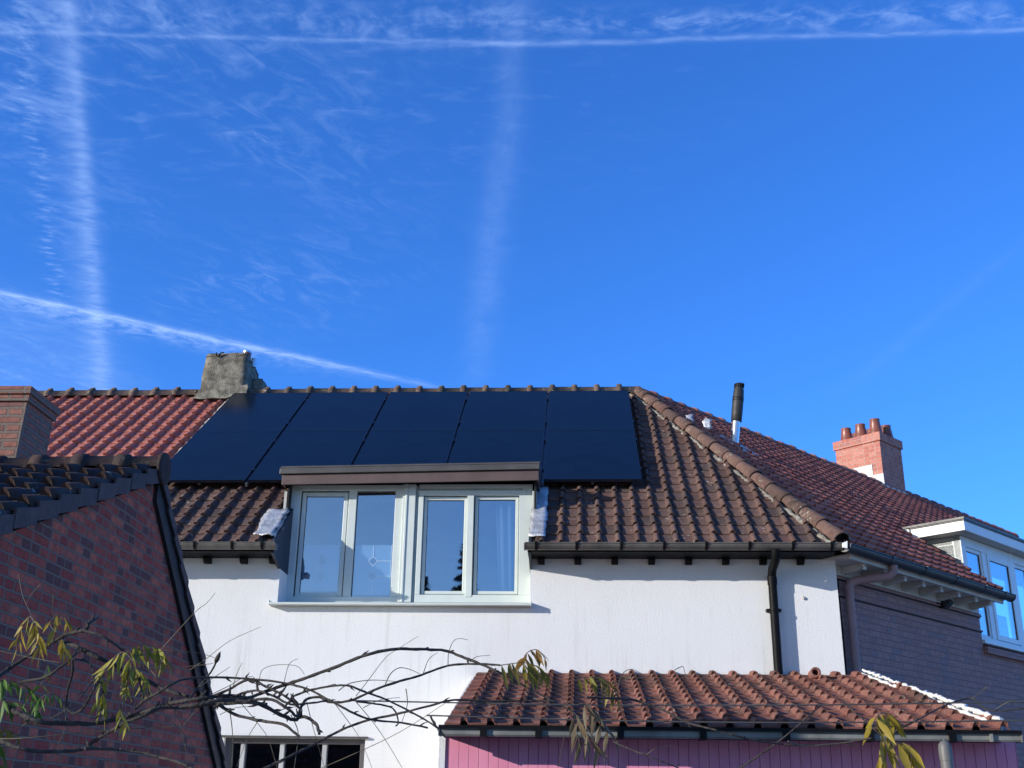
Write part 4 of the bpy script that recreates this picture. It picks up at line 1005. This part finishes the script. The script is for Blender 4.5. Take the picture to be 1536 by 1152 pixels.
# ================= WIRES AND WISTERIA =================
STEMS=[[0,0.0062,[[-1.647,3.167,1.932],[-1.636,3.212,1.963],[-1.635,3.261,1.989],[-1.579,3.277,2.037],[-1.506,3.248,2.066],[-1.452,3.196,2.077],[-1.387,3.16,2.083],[-1.38,3.168,2.105],[-1.389,3.213,2.12],[-1.399,3.262,2.136]]],[0,0.0066,[[-1.525,3.289,2.074],[-1.441,3.24,2.05],[-1.375,3.224,2.02],[-1.325,3.253,1.998],[-1.281,3.305,1.976],[-1.242,3.341,1.958],[-1.193,3.333,1.937],[-1.097,3.288,1.913],[-1.002,3.239,1.889]]],[0,0.0031,[[-1.388,3.153,2.08],[-1.33,3.121,2.066],[-1.299,3.133,2.05],[-1.282,3.18,2.033],[-1.261,3.227,2.006],[-1.256,3.238,1.98],[-1.225,3.204,1.943],[-1.19,3.152,1.893]]],[0,0.0044,[[-1.668,3.233,1.923],[-1.644,3.241,1.931],[-1.556,3.205,1.946],[-1.476,3.153,1.952],[-1.427,3.124,1.974],[-1.406,3.14,1.999],[-1.416,3.189,2.03]]],[0,0.0035,[[-1.38,3.094,1.995],[-1.388,3.124,1.956],[-1.418,3.176,1.917],[-1.429,3.211,1.882],[-1.405,3.202,1.86],[-1.362,3.156,1.866],[-1.326,3.108,1.888],[-1.307,3.094,1.918],[-1.309,3.125,1.937],[-1.317,3.177,1.927],[-1.332,3.211,1.898],[-1.336,3.201,1.847]]],[0,0.0026,[[-1.382,3.107,1.995],[-1.364,3.146,1.995],[-1.34,3.143,1.973],[-1.321,3.1,1.936],[-1.314,3.05,1.905],[-1.317,3.031,1.884]]],[0,0.0071,[[-1.698,3.29,1.93],[-1.65,3.262,1.905],[-1.59,3.21,1.872],[-1.525,3.174,1.848],[-1.478,3.18,1.835],[-1.425,3.224,1.835],[-1.374,3.273,1.839],[-1.309,3.29,1.852],[-1.227,3.261,1.871],[-1.138,3.209,1.888],[-1.067,3.173,1.896],[-1.024,3.18,1.904],[-0.972,3.225,1.913],[-0.919,3.274,1.911]]],[0,0.0057,[[-1.642,3.227,1.797],[-1.586,3.175,1.784],[-1.523,3.149,1.766],[-1.482,3.167,1.758],[-1.433,3.217,1.76],[-1.381,3.26,1.77],[-1.357,3.264,1.792],[-1.301,3.226,1.815],[-1.237,3.174,1.836],[-1.183,3.148,1.852],[-1.145,3.168,1.874],[-1.098,3.218,1.879],[-1.028,3.261,1.894],[-0.953,3.264,1.899],[-0.866,3.225,1.892]]],[0,0.0044,[[-1.332,3.145,1.764],[-1.283,3.196,1.767],[-1.217,3.222,1.761],[-1.143,3.203,1.747],[-1.059,3.153,1.728],[-0.997,3.11,1.704]]],[0,0.0035,[[-1.214,3.164,1.871],[-1.17,3.113,1.89],[-1.116,3.073,1.909],[-1.091,3.073,1.926],[-1.07,3.115,1.945],[-1.008,3.165,1.957],[-0.916,3.187,1.956],[-0.812,3.163,1.944],[-0.726,3.112,1.921],[-0.654,3.072,1.888],[-0.601,3.074,1.862],[-0.552,3.116,1.845],[-0.475,3.166,1.841],[-0.407,3.187,1.83]]],[0,0.0049,[[-1.065,3.092,1.871],[-1.004,3.069,1.876],[-0.954,3.091,1.889],[-0.907,3.141,1.898],[-0.863,3.182,1.92],[-0.811,3.183,1.939],[-0.736,3.142,1.956],[-0.641,3.091,1.982],[-0.563,3.069,2.008],[-0.493,3.091,2.026],[-0.429,3.142,2.033],[-0.368,3.183,2.036],[-0.33,3.182,2.023],[-0.278,3.141,2.0],[-0.214,3.091,1.97]]],[0,0.004,[[-1.048,3.197,1.906],[-0.957,3.153,1.885],[-0.835,3.104,1.895],[-0.774,3.087,1.87],[-0.752,3.115,1.852],[-0.754,3.167,1.881],[-0.749,3.203,1.904],[-0.711,3.196,1.909],[-0.672,3.152,1.892],[-0.608,3.103,1.892],[-0.542,3.087,1.918],[-0.492,3.116,1.941],[-0.43,3.168,1.967],[-0.36,3.204,1.997],[-0.283,3.196,2.002],[-0.211,3.151,1.993]]],[0,0.0031,[[-0.815,3.316,1.923],[-0.755,3.278,1.937],[-0.68,3.226,1.943],[-0.63,3.2,1.94],[-0.584,3.218,1.924],[-0.543,3.268,1.913],[-0.483,3.311,1.887],[-0.424,3.315,1.857],[-0.384,3.277,1.831]]],[0,0.0035,[[-0.853,3.169,1.714],[-0.785,3.217,1.755],[-0.72,3.263,1.795],[-0.657,3.272,1.83],[-0.579,3.237,1.853],[-0.499,3.185,1.864],[-0.399,3.155,1.885],[-0.338,3.169,1.902],[-0.242,3.218,1.904],[-0.152,3.263,1.911],[-0.069,3.272,1.911]]],[0,0.0044,[[-0.973,3.126,1.882],[-0.933,3.162,1.858],[-0.872,3.154,1.844],[-0.788,3.109,1.83],[-0.743,3.06,1.807],[-0.724,3.045,1.796]]],[0,0.0053,[[-0.917,3.075,1.888],[-0.85,3.092,1.88],[-0.814,3.141,1.862],[-0.776,3.186,1.847],[-0.763,3.192,1.855],[-0.73,3.155,1.85],[-0.694,3.103,1.829],[-0.679,3.075,1.804]]],[0,0.004,[[-1.076,3.287,1.903],[-0.997,3.271,1.932],[-0.925,3.223,1.957],[-0.858,3.178,1.934],[-0.797,3.171,1.905],[-0.763,3.207,1.877]]],[0,0.0035,[[-1.012,3.212,1.879],[-0.956,3.215,1.912],[-0.886,3.176,1.923],[-0.823,3.124,1.904],[-0.767,3.1,1.881],[-0.711,3.12,1.887],[-0.675,3.17,1.899]]],[0,0.0031,[[-1.079,3.205,1.906],[-1.062,3.245,1.949],[-1.035,3.243,1.988],[-1.01,3.201,2.016]]],[0,0.0026,[[-0.609,3.2,1.899],[-0.561,3.247,1.897],[-0.527,3.294,1.892],[-0.512,3.306,1.874],[-0.502,3.273,1.848],[-0.5,3.221,1.837]]],[0,0.0031,[[-0.409,3.252,1.866],[-0.398,3.26,1.846],[-0.387,3.305,1.831],[-0.377,3.353,1.817]]],[0,0.0026,[[-0.232,3.317,1.999],[-0.153,3.361,1.961],[-0.09,3.367,1.929],[-0.009,3.33,1.884],[0.024,3.278,1.842],[0.059,3.251,1.783],[0.074,3.268,1.748]]],[0,0.0031,[[0.023,3.121,1.907],[0.108,3.173,1.91],[0.164,3.207,1.907],[0.238,3.197,1.88],[0.286,3.151,1.849],[0.325,3.103,1.834],[0.389,3.091,1.816],[0.46,3.122,1.803],[0.559,3.174,1.796],[0.626,3.208,1.797],[0.691,3.197,1.802],[0.767,3.15,1.813]]],[0,0.0026,[[0.423,3.304,1.728],[0.467,3.253,1.759],[0.542,3.212,1.81],[0.634,3.212,1.883],[0.665,3.253,1.905]]],[0,0.0026,[[0.837,3.273,1.817],[0.861,3.247,1.841],[0.93,3.265,1.873],[1.016,3.315,1.913],[1.075,3.358,1.932],[1.11,3.362,1.937],[1.128,3.324,1.906],[1.154,3.273,1.897],[1.229,3.247,1.904]]],[0,0.0022,[[0.744,3.335,1.924],[0.757,3.304,1.901],[0.794,3.252,1.85],[0.823,3.218,1.813]]],[0,0.0022,[[0.093,3.153,1.798],[0.114,3.101,1.784],[0.173,3.068,1.759],[0.25,3.078,1.732],[0.297,3.125,1.711]]],[1,0.001,[[-1.161,3.158,2.029],[-1.062,3.11,2.123],[-1.014,3.064,2.143],[-0.99,3.055,2.17]]],[1,0.0011,[[-1.142,3.366,2.0],[-1.083,3.326,2.028],[-1.005,3.275,2.071],[-0.91,3.251,2.109]]],[1,0.001,[[-0.592,3.098,1.903],[-0.569,3.137,1.948],[-0.525,3.135,2.008],[-0.486,3.093,2.026],[-0.423,3.042,2.054]]],[1,0.0014,[[-0.508,3.061,1.931],[-0.499,3.083,1.961],[-0.485,3.134,1.982],[-0.461,3.175,1.983],[-0.429,3.175,1.969]]],[1,0.0011,[[-0.362,3.226,2.003],[-0.358,3.196,2.032],[-0.34,3.144,2.056],[-0.319,3.109,2.058],[-0.298,3.119,2.056]]],[1,0.0011,[[-0.411,3.08,1.962],[-0.405,3.132,2.005],[-0.386,3.163,2.027]]],[1,0.001,[[-0.897,3.239,1.946],[-0.891,3.232,1.982],[-0.856,3.187,1.991],[-0.804,3.138,1.989],[-0.761,3.122,1.982],[-0.748,3.151,1.964]]],[1,0.001,[[-0.794,3.114,1.937],[-0.793,3.151,1.992],[-0.768,3.145,2.006]]],[1,0.001,[[-0.92,3.073,1.922],[-0.911,3.062,1.952],[-0.909,3.096,1.988]]],[1,0.001,[[-0.657,3.13,1.889],[-0.63,3.171,1.852],[-0.588,3.169,1.799],[-0.541,3.128,1.718]]],[1,0.0011,[[-0.623,3.258,1.905],[-0.564,3.239,1.844],[-0.514,3.189,1.787],[-0.463,3.146,1.72]]],[1,0.0014,[[-0.829,3.36,1.875],[-0.808,3.379,1.829],[-0.803,3.354,1.762],[-0.793,3.302,1.722]]],[1,0.0011,[[-0.736,3.147,1.893],[-0.723,3.167,1.843],[-0.709,3.217,1.778],[-0.695,3.259,1.721]]],[1,0.001,[[-0.916,3.157,1.885],[-0.887,3.209,1.844],[-0.857,3.238,1.801],[-0.818,3.221,1.718]]],[1,0.001,[[-0.894,3.254,1.848],[-0.915,3.237,1.8],[-0.923,3.188,1.724]]],[1,0.0014,[[-0.958,3.192,1.869],[-0.956,3.233,1.808],[-0.949,3.233,1.726]]],[1,0.0014,[[-0.48,3.241,1.938],[-0.471,3.222,1.895],[-0.476,3.172,1.845]]],[1,0.0011,[[0.111,3.236,1.948],[0.124,3.27,1.985],[0.149,3.322,2.006],[0.175,3.353,2.002],[0.206,3.338,1.98],[0.247,3.29,1.948]]],[1,0.0011,[[0.266,3.211,1.991],[0.292,3.253,2.006],[0.297,3.254,1.991],[0.302,3.215,1.965]]],[1,0.001,[[-0.705,3.201,1.719],[-0.565,3.184,1.778],[-0.466,3.134,1.82],[-0.368,3.09,1.875],[-0.343,3.085,1.891]]],[1,0.001,[[-1.62,3.189,2.246],[-1.594,3.175,2.189],[-1.55,3.127,2.146],[-1.496,3.081,2.089]]],[1,0.0011,[[-1.622,3.334,2.245],[-1.654,3.348,2.211],[-1.645,3.317,2.179]]],[1,0.001,[[-1.443,3.053,2.163],[-1.459,3.103,2.12],[-1.455,3.145,2.068]]],[1,0.001,[[-1.276,3.196,1.987],[-1.283,3.248,1.883],[-1.27,3.275,1.795]]],[1,0.0014,[[-1.24,3.131,1.976],[-1.164,3.178,1.979],[-1.105,3.225,1.992],[-1.032,3.235,2.003]]],[1,0.0011,[[-1.244,3.177,2.013],[-1.159,3.201,2.033],[-1.08,3.252,2.033],[-1.032,3.292,2.02]]],[1,0.0011,[[-1.237,3.269,2.001],[-1.163,3.219,1.936],[-1.109,3.199,1.863],[-1.083,3.224,1.776],[-1.077,3.275,1.717]]],[1,0.001,[[-1.622,3.16,2.024],[-1.538,3.152,2.007],[-1.42,3.107,1.986]]],[1,0.001,[[-1.691,3.243,2.182],[-1.656,3.291,2.2],[-1.594,3.337,2.189]]],[1,0.0011,[[-1.501,3.356,1.891],[-1.47,3.315,1.832],[-1.471,3.264,1.757],[-1.491,3.242,1.711]]],[1,0.0011,[[-1.312,3.178,1.824],[-1.289,3.204,1.791],[-1.274,3.256,1.714]]],[1,0.0014,[[-1.455,3.175,1.843],[-1.416,3.206,1.875],[-1.394,3.258,1.902]]],[1,0.0014,[[-1.581,3.164,1.788],[-1.498,3.147,1.79],[-1.42,3.175,1.801],[-1.33,3.227,1.816],[-1.137,3.264,1.832]]],[1,0.0011,[[-1.644,3.305,1.755],[-1.603,3.28,1.81],[-1.527,3.229,1.847]]],[1,0.001,[[-0.037,3.27,1.822],[-0.047,3.322,1.784],[-0.055,3.358,1.742]]],[1,0.0014,[[-0.002,3.071,1.812],[0.008,3.124,1.769]]],[1,0.0011,[[0.184,3.265,1.77],[0.213,3.252,1.788],[0.261,3.283,1.798]]],[1,0.0014,[[0.532,3.044,1.796],[0.585,3.091,1.788],[0.678,3.138,1.798]]],[1,0.0011,[[-1.014,3.083,1.923],[-0.979,3.136,1.964],[-0.963,3.169,1.986]]],[1,0.0014,[[1.076,3.261,1.927],[1.12,3.297,1.954],[1.128,3.29,1.962]]],[1,0.001,[[1.073,3.083,1.884],[1.103,3.06,1.901],[1.147,3.083,1.91]]],[1,0.001,[[-0.294,3.158,2.002],[-0.277,3.169,2.018],[-0.244,3.216,2.028]]],[1,0.001,[[-1.685,3.361,1.83],[-1.621,3.351,1.834],[-1.549,3.304,1.84]]],[1,0.0011,[[-0.56,3.04,1.868],[-0.525,3.09,1.893],[-0.479,3.133,1.904]]],[1,0.0011,[[-1.077,3.032,1.84],[-1.042,3.076,1.802],[-1.008,3.125,1.754]]],[1,0.001,[[-1.035,3.048,1.817],[-1.006,3.078,1.87],[-0.97,3.13,1.9]]],[1,0.0014,[[-0.664,3.217,1.929],[-0.642,3.261,1.954],[-0.585,3.31,1.969],[-0.511,3.328,1.966]]],[1,0.0011,[[-1.0,3.161,1.913],[-0.969,3.206,1.94],[-0.953,3.255,1.964],[-0.924,3.272,1.973]]],[1,0.001,[[-0.951,3.082,1.851],[-0.909,3.07,1.867],[-0.883,3.102,1.874]]],[1,0.0011,[[-0.815,3.111,1.854],[-0.792,3.157,1.876],[-0.763,3.205,1.884]]]]
FRONDS=[[[[-1.551,3.194,2.106],[-1.578,3.214,2.129],[-1.604,3.234,2.113],[-1.621,3.254,2.077],[-1.631,3.274,2.042]],5,0.06,0],[[[-1.528,3.145,2.099],[-1.528,3.165,2.083],[-1.526,3.185,2.049],[-1.525,3.205,2.015]],5,0.06,0],[[[-1.466,3.154,2.076],[-1.497,3.174,2.104],[-1.485,3.194,2.132],[-1.468,3.214,2.12],[-1.463,3.234,2.094]],5,0.0494,0],[[[-1.411,3.074,2.046],[-1.406,3.094,2.028],[-1.399,3.114,2.003]],4,0.0459,0],[[[-1.202,3.075,1.987],[-1.241,3.095,2.014],[-1.278,3.115,1.995],[-1.304,3.135,1.962],[-1.318,3.155,1.924]],7,0.0635,1],[[[-1.259,3.165,2.02],[-1.242,3.185,2.045],[-1.211,3.205,2.048],[-1.183,3.225,2.033],[-1.159,3.245,1.998]],9,0.0635,1],[[[-1.241,3.148,2.0],[-1.249,3.168,1.966],[-1.255,3.188,1.923]],6,0.0565,1],[[[-1.252,3.208,1.989],[-1.227,3.228,1.964],[-1.208,3.248,1.911]],6,0.0565,1],[[[-1.311,3.167,1.911],[-1.321,3.187,1.886],[-1.316,3.207,1.853]],5,0.0529,1],[[[-1.229,3.092,1.866],[-1.221,3.112,1.837],[-1.222,3.132,1.818]],3,0.0494,1],[[[-1.6,3.128,1.941],[-1.563,3.148,1.94],[-1.521,3.168,1.919],[-1.5,3.188,1.885]],9,0.0529,2],[[[-1.614,3.193,1.893],[-1.584,3.213,1.887],[-1.534,3.233,1.876],[-1.522,3.253,1.863]],7,0.0529,2],[[[-1.487,3.154,1.927],[-1.487,3.174,1.965],[-1.493,3.194,1.989]],2,0.0424,2],[[[-1.443,3.072,1.887],[-1.427,3.092,1.903],[-1.406,3.112,1.891]],3,0.0529,2],[[[-1.608,3.204,1.778],[-1.596,3.224,1.753],[-1.593,3.244,1.701]],4,0.06,2],[[[-1.616,3.202,1.823],[-1.591,3.222,1.814],[-1.564,3.242,1.801]],4,0.0459,5],[[[-0.21,3.084,1.984],[-0.181,3.104,1.991],[-0.146,3.124,1.997],[-0.111,3.144,1.989],[-0.081,3.164,1.967]],9,0.06,5],[[[-0.148,3.157,2.008],[-0.136,3.177,2.033],[-0.111,3.197,2.041],[-0.09,3.217,2.02]],5,0.0565,4],[[[-0.008,3.131,1.953],[0.024,3.151,1.963],[0.064,3.171,1.962],[0.093,3.191,1.943],[0.111,3.211,1.914]],9,0.0529,5],[[[-0.009,3.196,1.873],[0.002,3.216,1.848],[0.009,3.236,1.82],[0.019,3.256,1.787]],5,0.0776,3],[[[0.009,3.12,1.892],[0.041,3.14,1.877],[0.067,3.16,1.844],[0.103,3.18,1.8]],5,0.0776,3],[[[0.022,3.107,1.815],[0.043,3.127,1.791],[0.066,3.147,1.767]],3,0.0635,3],[[[0.769,3.148,1.842],[0.796,3.168,1.874],[0.831,3.188,1.876],[0.846,3.208,1.856]],8,0.0776,0],[[[0.811,3.225,1.822],[0.828,3.245,1.798],[0.826,3.265,1.765]],6,0.0812,0],[[[0.813,3.085,1.797],[0.847,3.105,1.793],[0.865,3.125,1.759]],6,0.0741,0]]
WIRES=[[[-0.637,3.25,1.906],[1.251,3.25,1.92]],[[-0.42,3.25,1.868],[1.243,3.25,1.871]],[[-1.036,3.25,1.992],[-1.724,3.25,2.019]]]

for k, l in enumerate(WIRES[:2]):
    m = MB(); a, b = Vector(l[0]), Vector(l[1]); pts = [a.lerp(b, i/12) - Z*.012*sin(pi*i/12) for i in range(13)]
    m.tube(pts, .0021, 5); o = build('wire', m, M_WIRE)
    tag(o, ('upper straight wire stretched across in front of the pink extension roof', 'lower straight wire stretched just above the extension gutter')[k], 'wire', 'horizontal garden wires')
vi = thing('wisteria', 'nearly bare twisted wisteria vine with a few yellow leaves in the foreground', 'climbing plant', (-1.6, 3.2, 0))
def smooth(P, n=4):
    P = [Vector(p) for p in P]; out = []
    for i in range(len(P)-1):
        p0, p1, p2, p3 = P[max(i-1, 0)], P[i], P[i+1], P[min(i+2, len(P)-1)]
        for k in range(n):
            t = k/n; out.append(.5*((2*p1)+(p2-p0)*t+(2*p0-5*p1+4*p2-p3)*t*t+(3*p1-p0-3*p2+p3)*t**3))
    return out + [P[-1]]
rr = random.Random(6)
for kind, rad, P in STEMS:
    Q = smooth(P, 5 if kind == 0 else 4); n = len(Q); m = MB()
    if kind == 0:
        for i in range(1, n-1): Q[i] += Vector((rr.uniform(-1, 1), rr.uniform(-1, 1), rr.uniform(-1, 1)))*rad*.16
        R_ = [rad*(1.04 - .34*i/n)*rr.uniform(.90, 1.12) for i in range(n)]
        m.tube(Q, R_, 8)
        for i in range(3, n-1, 6):          # buds and spur knots
            if rr.random() < .75:
                t = (Q[i+1]-Q[i]).normalized(); s_ = t.orthogonal().normalized(); s_.rotate(Matrix.Rotation(rr.uniform(0, 6.3), 3, t))
                if s_.z < 0 and rr.random() < .5: s_ = -s_
                l_ = rr.uniform(.008, .022); m.tube([Q[i], Q[i]+(s_+t*.8)*l_*.5, Q[i]+(s_*.9+t)*l_], [R_[i]*.9, R_[i]*.75, R_[i]*.2], 6)
        build('branch', m, M_BARK, vi)
    else:
        m.tube(Q, [rad*(1.15-.6*i/n) for i in range(n)], 5); build('twig', m, M_TWIG, vi)
# ragged spurs where the stems cross
for k in range(85):
    P = STEMS[rr.choice((6, 7, 10, 11, 15, 16, 17))][2]; i = rr.randrange(max(0, len(P)//3), len(P)-1); a = Vector(P[i]).lerp(Vector(P[i+1]), rr.random())
    if not -1.55 < a.x < -.75: continue
    d_ = Vector((rr.uniform(-1, 1), rr.uniform(-.6, .6), rr.uniform(-.6, 1))).normalized(); l_ = rr.uniform(.01, .035)
    m = MB(); m.tube([a, a+d_*l_*.5, a+d_*l_+Z*rr.uniform(-.006, .006)], [.0042, .0034, .0012], 5); build('spur', m, M_BARK, vi)
P = STEMS[18][2]; m = MB(); e = Vector(P[-1]); d_ = (e-Vector(P[-2])).normalized(); m.tube([e-d_*.03, e-d_*.015, e+d_*.005, e+d_*.025], [.002, .0065, .006, .001], 8); build('bud', m, M_BARK, vi)
def leaflet(m, p, d_, side, L_):
    d_ = d_.normalized(); side = (side - d_*side.dot(d_)).normalized(); n_ = d_.cross(side); fold = rr.uniform(.25, 1.1); curl = rr.uniform(-.5, .5); wid = L_*rr.uniform(.10, .16)
    ws = (.05, .62, 1.0, .82, .42, .03); vs = []
    for i, w_ in enumerate(ws):
        t = i/5; c = p + d_*L_*t + n_*L_*curl*t*t*.45 - Z*L_*.10*t*t
        vs += [c - side*wid*w_*cos(fold*.6) + n_*wid*w_*fold*.5, c, c + side*wid*w_*cos(fold*.6) + n_*wid*w_*fold*.5]
    fs = []
    for i in range(5):
        q = i*3; fs += [(q, q+1, q+4, q+3), (q+1, q+2, q+5, q+4)]
    m.rnd = rr.random(); m.add(vs, fs, True)
LN = ['yellow drooping leaf', 'yellow-green arching leaf', 'green leaf', 'withered brown hanging leaf', 'russet and green leaf', 'olive green drooping leaf']
for P, n, L_, ci in FRONDS:
    Q = smooth(P, 6); m = MB(); m.tube(Q, .0012, 5); m_ = MB()
    for k in range(n+1):
        f_ = .12 + .88*k/n; i = min(int(f_*(len(Q)-1)), len(Q)-2); t = (Q[i+1]-Q[i]).normalized()
        for sg in ((-1, 1) if k < n else (0,)):
            perp = Vector((t.z, 0, -t.x))*sg + Vector((0, rr.uniform(-.8, .8), 0))
            dd = perp*.55 + Vector((0, 0, -1))*rr.uniform(.7, 1.0) + t*.35 + Vector((rr.uniform(-.15, .15), 0, 0))
            leaflet(m_, Q[i] + perp*.002, dd, Vector((rr.uniform(-1, 1), rr.uniform(-.7, .7), .3)), L_*rr.uniform(.62, 1.08)*(1 if k < n-1 else .8))
    o = build('leaf', m_, LEAF[ci], vi); o['label'] = LN[ci]
    st = build('leaf_stalk', m, M_TWIG, o)
